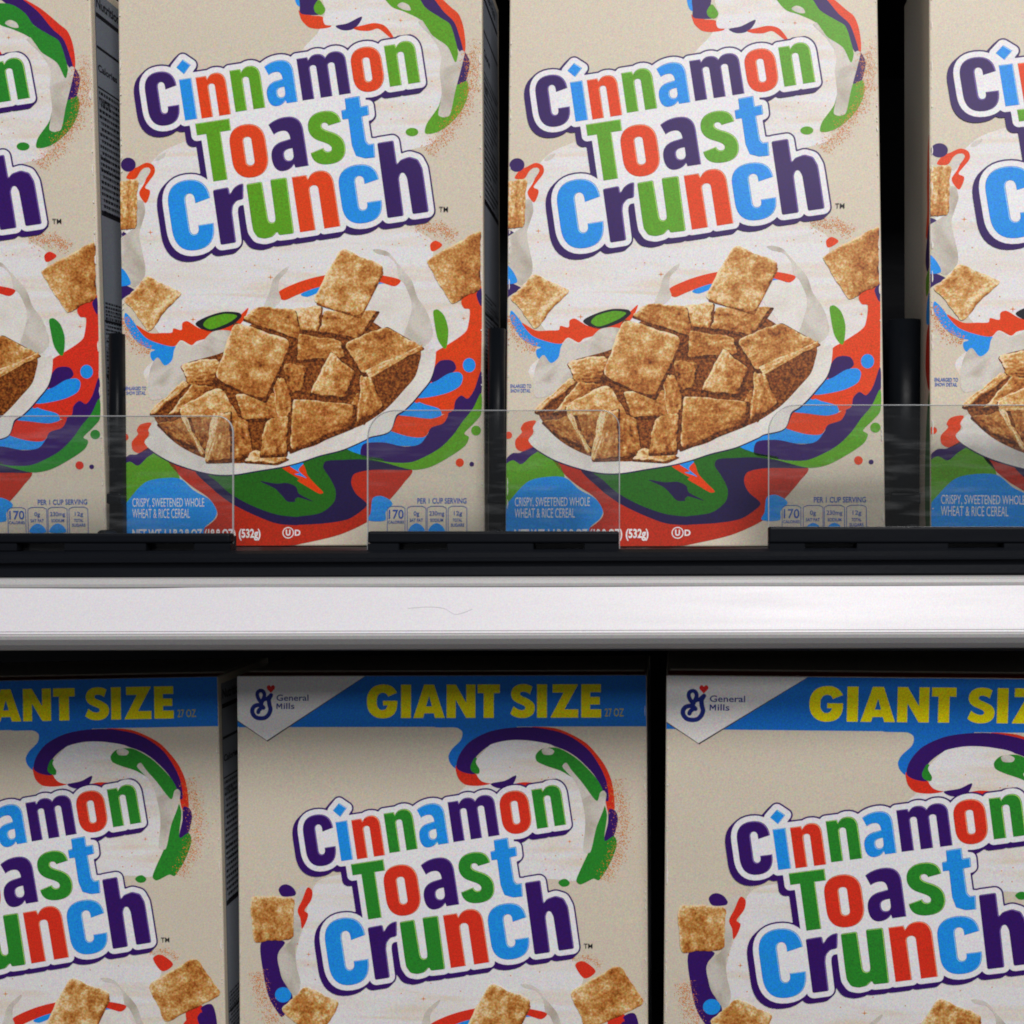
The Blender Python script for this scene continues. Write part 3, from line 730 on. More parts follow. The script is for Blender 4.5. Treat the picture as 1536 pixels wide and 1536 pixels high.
# giant box: the same name scaled, its own top band and swirl
def lower_map(p):
    p = np.asarray(p, float); return np.array([509.3, 1191.4]) + .9565 * (p - np.array([274.5, 77.0]))
LOWER = [
 ('printed_band', 'blue', np.array([(340, 990), (990, 990), (990, 1090), (340, 1090)] * 1), 1),
 ('printed_drip', 'bandblue', 'H -60,480 -30,500 110,503 150,530 142,585 80,650 58,700 75,750 120,780 220,700 300,560 520,500 520,470 200,460', 1.5),
 ('printed_swirl', 'red', 'H 108,760 160,790 240,812 268,850 345,880 260,897 170,887 122,840', 2),
 ('printed_ribbon', 'red', 'H 620,500 780,508 900,555 1000,618 1100,735 1150,830 1175,930 1182,1070 1140,1080 1100,900 1040,790 900,620 760,540', 2),
 ('printed_ribbon', 'purple', 'H 113,770 130,690 200,600 330,532 480,504 640,502 800,532 900,575 1010,660 1090,780 1130,880 1140,1000 1080,960 1060,850 960,735 870,668 760,626 620,596 480,592 350,618 255,690 222,760 240,815 160,805', 3),
 ('printed_swirl', 'green', 'H 210,760 245,705 290,790 255,815 215,795', 4),
 ('printed_milk', M_MILK, 'H 300,660 350,615 480,588 640,596 780,640 700,760 860,830 960,940 900,1000 700,900 520,850 440,862 350,880 290,868 262,840 270,790 245,730', 5),
 ('printed_swirl', 'purple', 'H 345,882 440,862 516,826 500,880 470,908 390,912', 6),
 ('printed_swirl', 'red', 'H 465,897 560,873 645,880 600,897 480,918', 6),
 ('printed_ribbon', 'green', 'H 648,690 690,648 790,640 880,682 960,742 1060,850 1105,940 1080,1008 1030,970 950,882 830,802 720,762 658,732', 6),
 ('printed_ribbon', 'green', 'H 1110,1030 1132,1100 1115,1268 1180,1238 1198,1300 1150,1430 1080,1536 J 1040,340 960,376 933,352 960,280 1010,170 H 1050,1200 1070,1120', 4),
 ('printed_ribbon', 'purple', 'H 1145,1058 1190,1070 1206,1130 1172,1250 1112,1275 1138,1150', 3),
 ('printed_milk_streak', M_BEIGE, 'H 830,770 855,742 890,790 960,872 1060,1000 1085,945 1108,930 1127,955 1110,1050 1060,1180 1020,1345 972,1340 985,1180 980,1080 930,890', 7),
 ('printed_milk_streak', M_BEIGE, 'H 690,655 730,640 772,660 760,685 705,685', 7),
 ('printed_drop', 'green', 'J 822,365 840,345 870,342 893,365 880,385 845,388', 4),
 ('printed_drop', 'purple', 'I 400,505 420,470 460,460 505,480 535,525 520,548 430,552', 4),
 ('printed_milk_streak', M_BEIGE, 'I 668,432 690,400 728,385 735,400 700,432', 3),
 ('printed_milk_streak', M_BEIGE, 'I 530,540 560,490 595,468 630,485 570,590 550,660 575,730 560,860 530,960 540,1090 570,1220 545,1310 500,1300 440,1200 400,1080 395,1000 440,940 500,880', 4),
 ('printed_splash', 'red', 'I 622,485 660,510 652,580 600,660 628,688 612,750 580,800 568,725 546,662 582,580', 5),
 ('printed_ribbon', 'purple', 'I 268,900 445,900 400,985 400,1070 430,1190 505,1310 500,1380 430,1480 390,1440 330,1340 285,1160', 3),
 ('printed_drop', 'blue', ellipse(425, 1492, 12.2, 11.6), 5),
 ('printed_drop', 'red', 'J 928,880 965,852 1010,870 1055,920 985,960', 5),
 ('printed_ribbon', 'red', 'J 1130,1220 1240,1190 1260,1400 1200,1500', 5),
 ('printed_ribbon', 'purple', 'J 1225,1210 1300,1180 1330,1300 1320,1500 1250,1500', 6),
]
LDOTS = 'I 548,918 628,1078 683,1193 840,1310 1345,1300 H 475,772 690,853 735,840 910,1125 967,1232 715,1393 785,1370 957,1393 720,1465 782,1463 J 527,943 707,920 30,990 215,1040'
LSTARS = [('I', 632, 998, 20), ('I', 1516, 1342, 22), ('H', 765, 858, 16), ('H', 880, 1275, 16)]
GIANT = {
 'G': "M.98 .52 L.52 .52 L.52 .38 L.66 .38 C.64 .28 .58 .24 .5 .24 C.38 .24 .32 .34 .32 .5 C.32 .67 .4 .76 .52 .76 C.6 .76 .65 .72 .68 .64 L.97 .76 C.88 .93 .74 1.01 .53 1.01 C.2 1.01 0 .82 0 .5 C0 .18 .2 -.01 .5 -.01 C.82 -.01 1 .15 .98 .52Z",
 'I': "M0 0 L0 1 L1 1 L1 0Z",
 'A': "M0 0 L.34 1 L.66 1 L1 0 L.69 0 L.65 .14 L.35 .14 L.31 0Z M.41 .35 L.59 .35 L.5 .66Z",
 'N': "M0 0 L0 1 L.32 1 L.68 .46 L.68 1 L1 1 L1 0 L.68 0 L.32 .54 L.32 0Z",
 'T': "M0 1 L1 1 L1 .74 L.73 .74 L.73 0 L.27 0 L.27 .74 L0 .74Z",
 'S': "M.9 .93 L.8 .7 C.7 .76 .6 .78 .53 .78 C.45 .78 .4 .76 .4 .71 C.4 .65 .5 .64 .62 .6 C.86 .52 1 .45 1 .29 C1 .1 .8 -.01 .5 -.01 C.3 -.01 .13 .03 0 .12 L.13 .35 C.25 .27 .37 .23 .47 .23 C.56 .23 .61 .25 .61 .3 C.61 .36 .5 .38 .38 .42 C.15 .49 .03 .56 .03 .71 C.03 .9 .24 1.01 .53 1.01 C.67 1.01 .8 .98 .9 .93Z",
 'M': "M0 0 L0 1 L.24 1 L.5 .55 L.76 1 L1 1 L1 0 L.8 0 L.8 .66 L.56 .25 L.44 .25 L.2 .66 L.2 0Z",
 'Z': "M.06 1 L.98 1 L.98 .97 L.5 .25 L1 .25 L1 0 L0 0 L0 .03 L.46 .75 L.06 .75Z",
 'E': "M0 0 L0 1 L.98 1 L.98 .76 L.45 .76 L.45 .62 L.93 .62 L.93 .39 L.45 .39 L.45 .25 L1 .25 L1 0Z",
}
def gx(t, x): return TILES[t][0] + x / TILES[t][2]
def ribbon_stroke(pts, wd, n=6):
    c = spline(pts, n, False); d = np.gradient(c, axis=0); d /= np.maximum(np.linalg.norm(d, axis=1, keepdims=True), 1e-9)
    nn = np.c_[-d[:, 1], d[:, 0]] * wd / 2
    return c + nn, c - nn
def stroke_mesh(name, art, strokes, layer, mat):
    V = []; F = []
    for k, (pts, wd) in enumerate(strokes):
        a, b = ribbon_stroke(T(pts), wd); m = len(a)
        va = art.loc(np.concatenate([a, b]), layer)
        for i in range(m):                       # each stroke climbs a hair so crossings never share a plane
            va[i, 1] -= 8e-8 * i + 8e-6 * k; va[m + i, 1] -= 8e-8 * i + 8e-6 * k
        bs = len(V); V.extend(va.tolist())
        F.extend(tuple(j + bs for j in f) for f in orient_n(va, [(i, i + 1, m + i + 1, m + i) for i in range(m - 1)]))
        for cpt, lay in ((T(pts)[0], 0), (T(pts)[-1], m)):
            e = art.loc(ellipse(cpt[0], cpt[1], wd / 2, wd / 2, 12), layer); e[:, 1] -= 8e-8 * (lay + 3) + 8e-6 * k
            bs = len(V); V.extend(e.tolist()); F.extend(tuple(j + bs for j in f) for f in orient_n(e, [tuple(range(12))]))
    return mesh_from(name, V, F, [mat])

def design_lower():
    P = PAL[1]; art = LO; idm = lambda p: np.asarray(p, float)
    milk = T('H 480,620 700,620 830,700 1000,940 1040,1090 1020,1260 1000,1400 940,1536 700,1536 J 640,500 930,860 980,960 930,1100 1000,1300 960,1536 500,1700 100,1700 I 700,1700 520,1400 560,1250 530,1050 560,880 600,760 640,560 700,440 800,400 1200,300')
    out = [('front_picture', None, poly_mesh('printed_milk', art, [spline(milk, 5)], 0, M_MILK), None)]
    first = LOWER[0]
    out.append(('front_picture', 'printed_band', poly_mesh('printed_band', art, [first[2]], 1, P['bandblue']), None))
    out += ribbons(art, P, idm, LOWER[1:], 2)
    out += build_bowl(art, P, lower_map, 9)
    sq = lambda q, s_, k, b=1.0: ('front_picture', 'printed_cereal_square', square_mesh('printed_cereal_square', art, T(q), s_, 52, .9, .9, b, k), None)
    out.append(sq('I 178,542 528,556 522,880 205,915', (.62, .55, .6, .5), 61))
    out.append(sq('I 600,1235 885,1362 700,1690 408,1425', (.42, .7, .6, .5), 62, 1.6))
    out.append(sq('J 888,1038 1202,868 1374,1112 1000,1300', (.55, .35, .5, .5), 63))
    out.append(('front_picture', 'printed_cinnamon_dust', dust_mesh('printed_cinnamon_dust', art, [
        ('H 1180,860 1230,1050 1240,1200 1190,1400 1110,1536', 13, 1500, .9), ('I 230,1130 270,1300 330,1450 400,1600', 13, 1000, .9), ('J 900,840 1000,830 1090,880', 6, 220, .85), ('H 780,510 900,540', 3, 60, .5)], 8, P['dust'], 9), 'stuff'))
    out.append(speckles(art, P, idm, LDOTS, LSTARS, 10))
    out += build_logo(art, P, lower_map, 60)
    # maker's corner tab
    tab = T('Q 60,100 1990,170 580,1150 60,860')
    out.append(('corner_tab', None, poly_mesh('corner_shadow', art, [tab + np.array([1.1, 1.7])], 8, P['shadow']), None))
    out.append(('corner_tab', 'corner_label', poly_mesh('corner_label', art, [tab], 9, P['paper']), None))
    out.append(('corner_tab', 'emblem', stroke_mesh('emblem', art, [
        ('Q 640,500 610,560 618,640 632,700 610,770 560,820 490,832 420,815 375,760 372,700 405,655 460,640 505,655 530,680', 6.4),
        ('Q 455,745 465,715 490,690 500,640 500,590 540,560 590,545 640,500', 6.0),
        ('Q 505,610 465,560 442,500 450,455 490,432 530,450 545,500 525,560 500,620', 5.6)], 10, P['navy']), None))
    h = [(0, -1), (-.45, -.55), (-1, .05), (-1.02, .55), (-.7, .9), (-.3, .88), (0, .55), (.3, .88), (.7, .9), (1.02, .55), (1, .05), (.45, -.55)]
    out.append(('corner_tab', 'heart_mark', poly_mesh('heart_mark', art, [T('Q 638,408') + np.array([(x * 6.0, -y * 6.2) for x, y in h])], 10, P['heart']), None))
    qx = lambda v: 340 + v / 9.6
    qy = lambda v: 990 + v / 9.6
    add_text(out, 'corner_tab', False, art, [('General', qx(718), qx(1180), qy(492), qy(582), .012), ('ills', qx(822), qx(978), qy(612), qy(700), .012)], 10, P['navy'])
    out.append(('corner_tab', 'printed_text', poly_mesh('printed_text', art, [np.c_[qx(718) + l[:, 0] * (qx(802) - qx(718)), qy(698) - l[:, 1] * (qy(698) - qy(618))] for l in path(GIANT['M'])], 10, P['navy']), None))
    y0 = 980 + 437 / 4.5176; hh = 226 / 4.5176
    for ch, a, b in (('G', gx('G', 950), gx('G', 1162)), ('I', gx('G', 1182), gx('G', 1250)), ('A', gx('G', 1266), gx('G', 1478)), ('N', gx('H', 45), gx('H', 240)), ('T', gx('H', 255), gx('H', 405)),
                     ('S', gx('H', 476), gx('H', 642)), ('I', gx('H', 656), gx('H', 724)), ('Z', gx('H', 750), gx('H', 935)), ('E', gx('H', 955), gx('H', 1090))):
        loops = [np.c_[a + l[:, 0] * (b - a), y0 - l[:, 1] * hh] for l in path(GIANT[ch])]
        out.append(('size_banner', 'letter', poly_mesh('letter', art, loops, 8, P['yellow']), None))
    add_text(out, 'size_banner', True, art, [('27 OZ', gx('H', 1115), gx('H', 1243), 980 + 375 / 4.5176, 980 + 430 / 4.5176, .01)], 8, P['palegold'])
    return out

# ------------------------------------------------------------------ carton bodies
def carton_mesh(W, Hh, dep):
    bm = bmesh.new(); box_bm(bm, -W / 2, W / 2, 0, dep, 0, Hh)
    return bm_mesh('carton', bm, [M_CREAM], 0.0008, 2, False)

def side_nutrition(W, Hh, dep, P):
    """right hand side: pale table with dark rules and rows of small print"""
    x = W / 2 + 0.00005
    def quad(V, F, y0, y1, z0, z1, off):
        b = len(V); V.extend([(x + off, y0, z0), (x + off, y1, z0), (x + off, y1, z1), (x + off, y0, z1)]); F.append((b, b + 1, b + 2, b + 3))
    V = []; F = []; quad(V, F, 0.0045, dep - .005, Hh * .16, Hh * .985, 0)
    panel = mesh_from('nutrition_panel', V, F, [P['sidegrey']])
    V = []; F = []
    rs = np.random.RandomState(5)
    for f, t in ((.94, .0026), (.885, .0016), (.815, .0010), (.59, .0030), (.40, .0014), (.30, .0022)):
        quad(V, F, .0055, dep - .006, Hh * f, Hh * f + t, .00002)
    for k in range(52):
        z = Hh * (.575 - k * .0078) if k > 18 else Hh * (.80 - k * .0105)
        quad(V, F, .0055, dep - .006, z - .0006, z - .0004, .00002)
    quad(V, F, .0048, .0052, Hh * .165, Hh * .98, .00002)
    rules = mesh_from('printed_rules', V, F, [P['black']])
    V = []; F = []
    for k in range(60):
        z = Hh * (.575 - k * .0068) if k > 20 else Hh * (.805 - k * .0105)
        y = .0065 + (.002 if rs.rand() > .6 else 0)
        end = dep * (.45 + .45 * rs.rand())
        while y < end:
            wd = .0008 + .0022 * rs.rand(); quad(V, F, y, min(y + wd, end), z, z + (.0012 if k > 20 else .0018), .00002); y += wd + .0007
    small = mesh_from('printed_small_print', V, F, [P['black']])
    rows = []
    for s, z, hgt, yw in (('Nutrition Facts', .957, .0058, .044), ('Calories', .845, .0042, .022), ('Total Fat', .79, .0026, .013), ('Sodium', .69, .0026, .011), ('Total Carbohydrate', .668, .0026, .026)):
        p, f = text_mesh('', None, s, 0, 1, 0, 1, 0, None, .03)
        v = [(x + .00004, .0062 + q[0] * yw, Hh * z + (1 - q[1]) * hgt) for q in p]
        rows.append((v, f))
    words = [('side_panel', 'printed_text', mesh_from('printed_text', v, f, [P['black']]), None) for v, f in rows]
    return [('side_panel', None, panel, None), ('side_panel', 'printed_rules', rules, None), ('side_panel', 'printed_small_print', small, 'stuff')] + words

def side_swirls(W, Hh, dep, P):
    """left hand side: the coloured splashes run round the corner"""
    x = -W / 2 - 0.00005; out = []
    items = [('printed_ribbon', 'red', [(.0008, 222), (.004, 240), (.006, 290), (.0055, 330), (.009, 365), (.004, 372), (.0008, 350)]),
             ('printed_ribbon', 'purple', [(.0008, 352), (.006, 372), (.01, 400), (.006, 420), (.0008, 416)]),
             ('printed_ribbon', 'green', [(.002, 420), (.009, 430), (.008, 455), (.002, 450)]),
             ('printed_ribbon', 'blue', [(.0008, 455), (.007, 470), (.008, 495), (.0008, 500)]),
             ('printed_ribbon', 'brick', [(.0008, 500), (.007, 510), (.010, 560), (.005, 590), (.0008, 596)]),
             ('printed_ribbon', 'darkgreen', [(.0008, 600), (.008, 640), (.012, 720), (.010, 800), (.0008, 800)])]
    for k, (nm, ink, pts) in enumerate(items):
        l = spline(np.array(pts) * np.array([1000., 1.]), 5); f = tess([l]); v = [(x - k * 2e-5, max(p[0] / 1000, .0008), (820 - p[1]) * S) for p in l]
        out.append(('left_panel', None if k == 0 else nm, mesh_from(nm, v, f, [P[ink]]), None))
    return out

# ------------------------------------------------------------------ the shelves
X0, X1 = -0.62, 0.78
def extrude(name, prof, mats, parent, x0=X0, x1=X1, fm=None, smooth=False):
    """closed (y, z) profile swept along x"""
    n = len(prof); V = [(x0, y, z) for y, z in prof] + [(x1, y, z) for y, z in prof]
    F = [(i, (i + 1) % n, n + (i + 1) % n, n + i) for i in range(n)] + [tuple(range(n))[::-1], tuple(range(n, 2 * n))]
    me = mesh_from(name, V, F, mats, fm)
    bm = bmesh.new(); bm.from_mesh(me); bmesh.ops.recalc_face_normals(bm, faces=bm.faces); bm.to_mesh(me); bm.free()
    if smooth:
        for p in me.polygons: p.use_smooth = len(p.vertices) == 4
    return obj(name, me, parent)
DECK = ZB - 0.0197
shelf = bpy.data.objects.new('store_shelf', None); col.objects.link(shelf)
tag(shelf, 'black shelf with a white price strip running between the two rows of boxes', 'shelf')
def pz(y, py): return (y, wz(py, y))
extrude('deck', [(-0.026, DECK), (0.42, DECK), (0.42, DECK - .045), (-0.02, DECK - .045), (-0.026, DECK - .012)], [M_DARK], shelf)
extrude('front_rail', [pz(-.0265, 822), pz(-.044, 824.5), pz(-.047, 829), pz(-.0472, 836), pz(-.0496, 838.5), pz(-.0496, 841.5), pz(-.0474, 844), pz(-.0470, 850), pz(-.0476, 862), pz(-.046, 868), pz(-.0265, 868)], [M_BLACK], shelf)
fr_ = col.objects[-1]
pr = extrude('price_rail', [pz(-.040, 866.5), pz(-.0487, 865), pz(-.0525, 867), pz(-.0540, 870.5), pz(-.0547, 875), pz(-.0546, 879.5), pz(-.0540, 881), pz(-.0620, 951), pz(-.0640, 950.2), pz(-.0652, 953), pz(-.0648, 958), pz(-.0626, 966), pz(-.0600, 971.5), pz(-.0540, 973.5), pz(-.040, 973.5)], [M_LIP], shelf)
# paper strip slid behind the clear cover: a slightly wavy top edge
n = 60; V = []; F = []
for k in range(n + 1):
    x = X0 + (X1 - X0) * k / n; px = 768 + x / S
    dip = 3.0 * math.exp(-((px - 250) / 70.0) ** 2) + 1.2 * math.exp(-((px - 900) / 160.0) ** 2) + .5 * math.sin(px / 90)
    for y, py in ((-.0549, 880.2 + dip * .7), (-.0566, 895), (-.0622, 942), (-.0630, 949.5)):
        V.append((x, y, wz(py, y)))
for k in range(n):
    for j in range(3):
        a = k * 4 + j; F.append((a, a + 1, a + 5, a + 4))
obj('label_strip', mesh_from('label_strip', V, F, [M_STRIP]), pr)
extrude('strip_crease', [pz(-.0624, 945.4), pz(-.0629, 945.4), pz(-.0629, 946.0), pz(-.0624, 946.0)], [M_LIP], pr)
extrude('rear_brace', [pz(-.0262, 872), pz(-.0395, 872), pz(-.0395, 970), pz(-.0262, 976)], [M_DARK], shelf)
pr.rotation_euler = (0, R(-0.14), 0); pr.location = (ZB * math.sin(R(.14)), 0, 0)
for k_, line_ in enumerate(['612,912 640,910 665,912 682,921 700,917 708,913']):
    q_ = spline(np.array([tuple(map(float, v.split(','))) for v in line_.split()]), 5, False); V = []; F = []
    for x_, y_ in q_:
        yy = -.0549 - (y_ - 880) / 69.5 * .0081 - .00025
        for d_ in (-.22, .22): V.append((wx(x_, yy), yy, wz(y_ + d_, yy)))
    obj('scuff', mesh_from('scuff', V, [(2 * i, 2 * i + 1, 2 * i + 3, 2 * i + 2) for i in range(len(q_) - 1)], [M_SCUFF]), pr)
fr_.rotation_euler = (0, R(-0.22), 0); fr_.location = (ZB * math.sin(R(.22)), 0, 0)

low = bpy.data.objects.new('store_shelf', None); col.objects.link(low)
tag(low, 'dark lower shelf carrying the larger boxes, below the picture', 'shelf')
LOWZ = ZB - 0.4257
extrude('deck', [(-.045, LOWZ), (.42, LOWZ), (.42, LOWZ - .04), (-.045, LOWZ - .04)], [M_DARK], low)
top_ = bpy.data.objects.new('store_shelf', None); col.objects.link(top_)
tag(top_, 'dark shelf over the upper row of boxes, above the picture', 'shelf')
extrude('deck', [(-.05, ZB + .44), (.42, ZB + .44), (.42, ZB + .40), (-.05, ZB + .40)], [M_DARK], top_)
bmb = bmesh.new(); box_bm(bmb, X0, X1, .421, .43, ZB - .5, ZB + .5)
tag(obj('back_panel', bm_mesh('back_panel', bmb, [M_DARK])), kind='structure')

# ------------------------------------------------------------------ boxes
def build_box(name, design, sides, W, Hh, dep, extra=()):
    return dict(name=name, items=list(design) + list(sides) + list(extra), carton=carton_mesh(W, Hh, dep))
WU, HUh, DU = 545 * S, 880 * S, 0.066
WL, HLh, DL = 614 * S2, 880 * S2, 0.082
du = design_upper(False); du2 = design_upper(True); dl = design_lower()
def top_edge(P):
    """top of the giant carton: a dark red printed edge and the glued flap"""
    V = [(-WL / 2 + .001, .001, HLh + 5e-5), (WL / 2 - .001, .001, HLh + 5e-5), (WL / 2 - .001, .012, HLh + 5e-5), (-WL / 2 + .001, .012, HLh + 5e-5)]
    bm = bmesh.new(); box_bm(bm, -WL / 2 + .002, WL / 2 - .002, .014, DL * .62, HLh + 1e-4, HLh + .0007)
    return [('top_flap', None, bm_mesh('top_flap', bm, [M_CREAM]), None), ('top_flap', 'printed_band', mesh_from('printed_band', V, [(0, 1, 2, 3)], [PAL[1]['red_lo']]), None)]
D_UP = build_box('cereal_box', du, side_nutrition(WU, HUh, DU, PAL[0]) + side_swirls(WU, HUh, DU, PAL[0]), WU, HUh, DU)
D_UP2 = build_box('cereal_box', du2, side_nutrition(WU, HUh, DU, PAL[1]) + side_swirls(WU, HUh, DU, PAL[1]), WU, HUh, DU)
D_LO = build_box('giant_cereal_box', dl, side_nutrition(WL, HLh, DL, PAL[1]), WL, HLh, DL, top_edge(PAL[1]))
def edge_wear(W, Hh, seed):
    rs = np.random.RandomState(seed); V = []; F = []
    for sx in (-1, 1):
        for _ in range(26):
            z = rs.rand() ** .8 * Hh * .97 + .004; ln = .0008 + .006 * rs.rand() ** 2; wd = .0003 + .0006 * rs.rand()
            b = len(V); m = 4
            for i in range(m + 1):
                t = i / m; ww = wd * math.sin(math.pi * (.12 + .76 * t)) * (.6 + .6 * rs.rand())
                V += [(sx * (W / 2 - .0009), -.00062, z + ln * t), (sx * (W / 2 - .0009 - ww), -.00064, z + ln * t)]
            F += [(b + 2 * i, b + 2 * i + 1, b + 2 * i + 3, b + 2 * i + 2) for i in range(m)]
    return mesh_from('edge_wear', V, F, [M_WEAR])
M_WEAR = print_mat('bare_card', rgb(236, 230, 222, 1.0), grain=.5)
def instance(D, loc, rot, sx, sz, label, group):
    e = bpy.data.objects.new(D['name'], None); col.objects.link(e)
    e.location = (loc[0], loc[1], ZB + loc[2])
    e.rotation_euler = (R(rot[0]), R(rot[2]), R(rot[1])); e.scale = (sx, 1, sz)
    tag(e, label, 'cereal box', group)
    obj('carton', D['carton'], e)
    tag(obj('edge_wear', edge_wear(*((WU, HUh) if D is not D_LO else (WL, HLh)), int(abs(loc[0]) * 1e4)), e), kind='stuff')
    heads = {}
    for g, nm, me, kind in D['items']:
        if nm is None: heads[g] = tag(obj(g, me, e), kind=kind)
    for g, nm, me, kind in D['items']:
        if nm is not None: tag(obj(nm, me, heads[g]), kind=kind)
    return e
gu = 'cream cereal boxes on the upper shelf'; gl_ = 'giant cereal boxes on the lower shelf'
instance(D_UP2, (-0.33591, 0.01998, -0.0193), (2.57, -0.03, -0.46), 1.0295, .978, 'cream cereal box at the far left of the upper shelf, side panel showing', gu)
instance(D_UP, (-0.12061, 0.01996, -0.0193), (1.03, 0.23, -0.15), 1.0235, 1.0228, 'whole cream cereal box on the upper shelf, the left of two seen whole', gu)
instance(D_UP, (0.10055, 0.00026, -0.0190), (-3.92, -1.37, -0.19), 1.0471, 1.0255, 'whole cream cereal box on the upper shelf, just left of the wide dark gap', gu)
instance(D_UP, (0.3388, -0.01998, -0.0190), (-2.94, -0.19, 0.55), 1.1303, 1.0178, 'cream cereal box at the far right of the upper shelf, beyond the dark gap', gu)
instance(D_LO, (-0.28254, 0.03129, -0.4255), (0.35, -0.28, -1.15), .9941, .9857, 'giant size cereal box at the far left of the lower shelf, side panel showing', gl_)
instance(D_LO, (-0.04097, 0.01998, -0.4255), (0.53, -0.49, -0.22), .9983, .9993, 'giant size cereal box in the middle of the lower shelf, whole blue band visible', gl_)
instance(D_LO, (0.20414, 0.00474, -0.4255), (3.03, -0.72, 0.47), 1.0468, 1.0106, 'giant size cereal box at the far right of the lower shelf, band cut off', gl_)

# ------------------------------------------------------------------ black dividers between the upper boxes
def divider(px0, px1, y0, py_top, label):
    e = bpy.data.objects.new('shelf_divider', None); col.objects.link(e)
    x0, x1 = wx(px0, y0), wx(px1, y0); cx = (x0 + x1) / 2; hw = (x1 - x0) / 2
    e.location = (cx, y0, DECK + .0002); top = wz(py_top, y0) - DECK
    bm = bmesh.new(); box_bm(bm, -hw, hw, 0, .09, 0, top)
    ed = [x for x in bm.edges if (abs(x.verts[0].co.y) < 1e-6 and abs(x.verts[1].co.y) < 1e-6 and x.verts[0].co.x == x.verts[1].co.x) or (x.verts[0].co.z == top and x.verts[1].co.z == top)]
    bmesh.ops.bevel(bm, geom=ed, offset=hw * .85, segments=6, profile=.5, affect='EDGES')
    obj('blade', bm_mesh('blade', bm, [M_GLOSS], 0, 2, True), e)
    # collar ring near the foot and a half-round clip
    bm = bmesh.new(); box_bm(bm, -hw * 1.02, hw * 1.02, -.0007, .03, .024, .030)
    obj('collar', bm_mesh('collar', bm, [M_GLOSS], .0009, 2), e)
    bm = bmesh.new(); bmesh.ops.create_cone(bm, cap_ends=True, segments=24, radius1=hw * .75, radius2=hw * .75, depth=.012, matrix=Matrix.Translation((0, -.0075, .0075 - hw * .2)) @ Matrix.Rotation(R(90), 4, 'X'))
    obj('clip', bm_mesh('clip', bm, [M_BLACK], .0006, 2), e)
    tag(e, label, 'divider', 'black dividers between the boxes')
divider(160, 181, .012, 500, 'black plastic divider beside the leftmost cereal box of the upper shelf')
divider(730.5, 756, .002, 492, 'narrow black plastic divider between the two whole cereal boxes')
divider(1336, 1388, .006, 478, 'wide black plastic divider in the gap left of the rightmost cereal box')

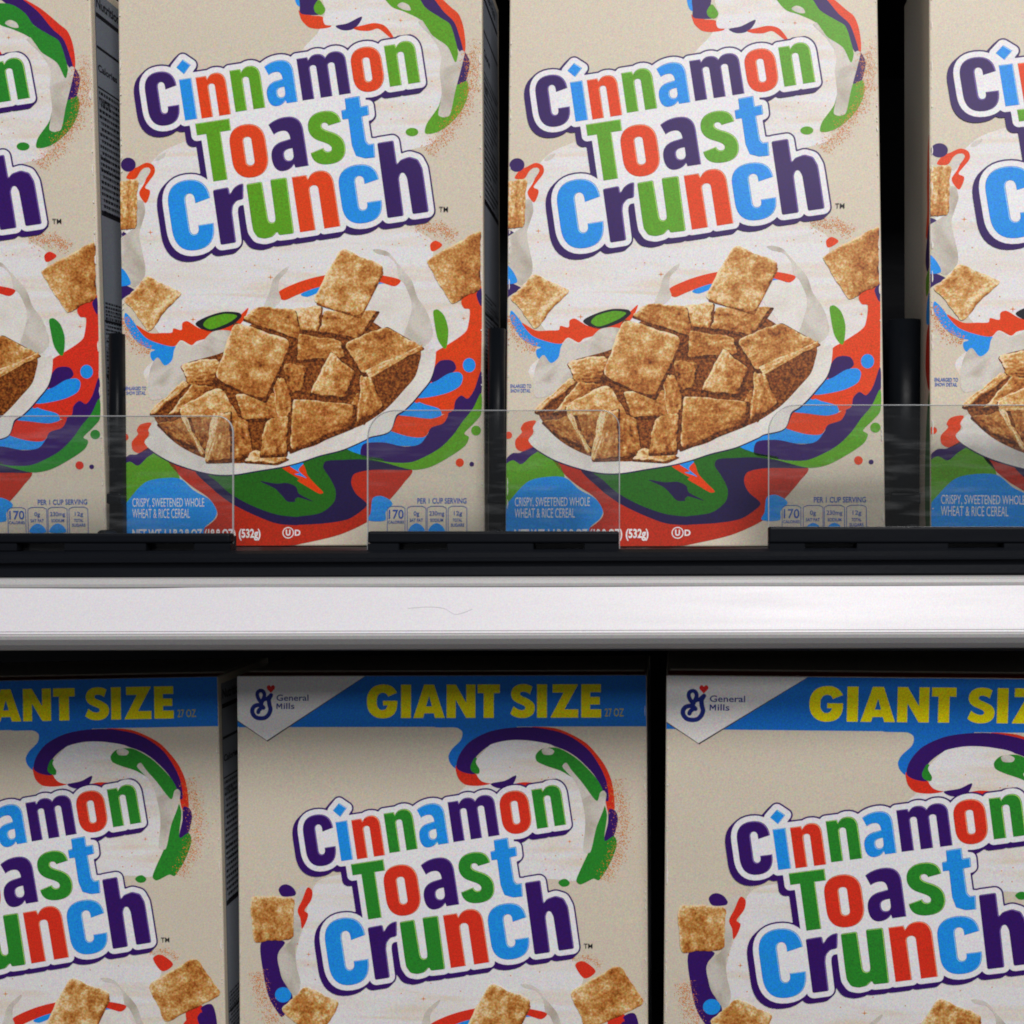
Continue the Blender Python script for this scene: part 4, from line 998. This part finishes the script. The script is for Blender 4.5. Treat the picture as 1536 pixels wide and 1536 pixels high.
# ------------------------------------------------------------------ clear front stops
PY = -0.0375
def front_stop(px0, px1, py_top, py_base, r_left, r_right, base0, base1, slots, label):
    e = bpy.data.objects.new('front_stop', None); col.objects.link(e)
    e.location = (wx((px0 + px1) / 2, PY), PY, DECK + .001)
    ox, oz = e.location.x, e.location.z
    x0, x1 = wx(px0, PY) - ox, wx(px1, PY) - ox; z1 = wz(py_top, PY) - oz; z0 = wz(826, PY) - oz
    pts = [(x0, z0)]
    for side, r in ((0, r_left), (1, r_right)):
        cx = x0 + r if side == 0 else x1 - r
        if r == 0: pts.append((x0 if side == 0 else x1, z1)); continue
        for k in range(9):
            a = math.pi - k / 8 * math.pi / 2 if side == 0 else math.pi / 2 - k / 8 * math.pi / 2
            pts.append((cx + r * math.cos(a), z1 - r + r * math.sin(a)))
    pts.append((x1, z0)); m = len(pts); th = .0017
    V = [(p[0], 0, p[1]) for p in pts] + [(p[0], th, p[1]) for p in pts]
    F = [tuple(range(m)), tuple(range(2 * m - 1, m - 1, -1))] + [(i, i + m, (i + 1) % m + m, (i + 1) % m) for i in range(m)]
    me = mesh_from('clear_panel', V, F, [M_CLEAR, M_EDGE], [0, 0] + [1] * m)
    obj('clear_panel', me, e)
    bead = []; F2 = []; sg = 6; path_ = pts if r_left else pts[1:]
    path_ = path_ if r_right else path_[:-1]
    for i, p in enumerate(path_):
        a = np.array(path_[max(i - 1, 0)]); c = np.array(path_[min(i + 1, len(path_) - 1)]); t = c - a; t /= np.linalg.norm(t)
        nn = np.array([-t[1], t[0]])
        for k in range(sg):
            an = 2 * math.pi * k / sg; rr = .00034
            bead.append((p[0] + nn[0] * rr * math.cos(an), th / 2 + (th / 2 + .0003) * math.sin(an), p[1] + nn[1] * rr * math.cos(an)))
    for i in range(len(path_) - 1):
        for k in range(sg): F2.append((i * sg + k, i * sg + (k + 1) % sg, (i + 1) * sg + (k + 1) % sg, (i + 1) * sg + k))
    obj('edge_bead', mesh_from('edge_bead', bead, F2, [M_EDGE], None, True), e)
    yb = -.0065
    def bx(px): return wx(px, PY + yb) - ox
    def bz(py): return wz(py, PY + yb) - oz
    bm = bmesh.new()
    box_bm(bm, bx(base0), bx(base1), yb, -.0002, bz(815), bz(py_base))
    obj('base_clip', bm_mesh('base_clip', bm, [M_BLACK], .0012, 3), e)
    xs = [base0] + [v for s_ in slots for v in s_] + [base1]
    for a, b in zip(xs[::2], xs[1::2]):                      # feet between the slots
        bm = bmesh.new(); box_bm(bm, bx(a), bx(b), yb + .0004, -.0006, bz(827), bz(815.3))
        obj('base_foot', bm_mesh('base_foot', bm, [M_BLACK], .0004, 1), e)
    bm = bmesh.new(); box_bm(bm, bx(base0 + 1), bx(base1 - 1), .0016, .003, bz(829), bz(py_base + 4))
    obj('base_backing', bm_mesh('base_backing', bm, [M_DARK]), e)
    tag(e, label, 'front stop', 'clear plastic front stops')
front_stop(-60, 349, 624, 800, 0, .0085, -60, 345, [(24, 95), (218, 290)], 'clear plastic front stop on a black base, leftmost on the upper shelf')
front_stop(551, 929, 615.5, 797, .014, .009, 551, 928, [(598, 670), (800, 876)], 'clear plastic front stop between two cereal boxes, rounded at both top corners')
front_stop(1153, 1600, 607.5, 790, .014, 0, 1153, 1600, [(1208, 1285), (1423, 1506)], 'clear plastic front stop on a black base, rightmost on the upper shelf')
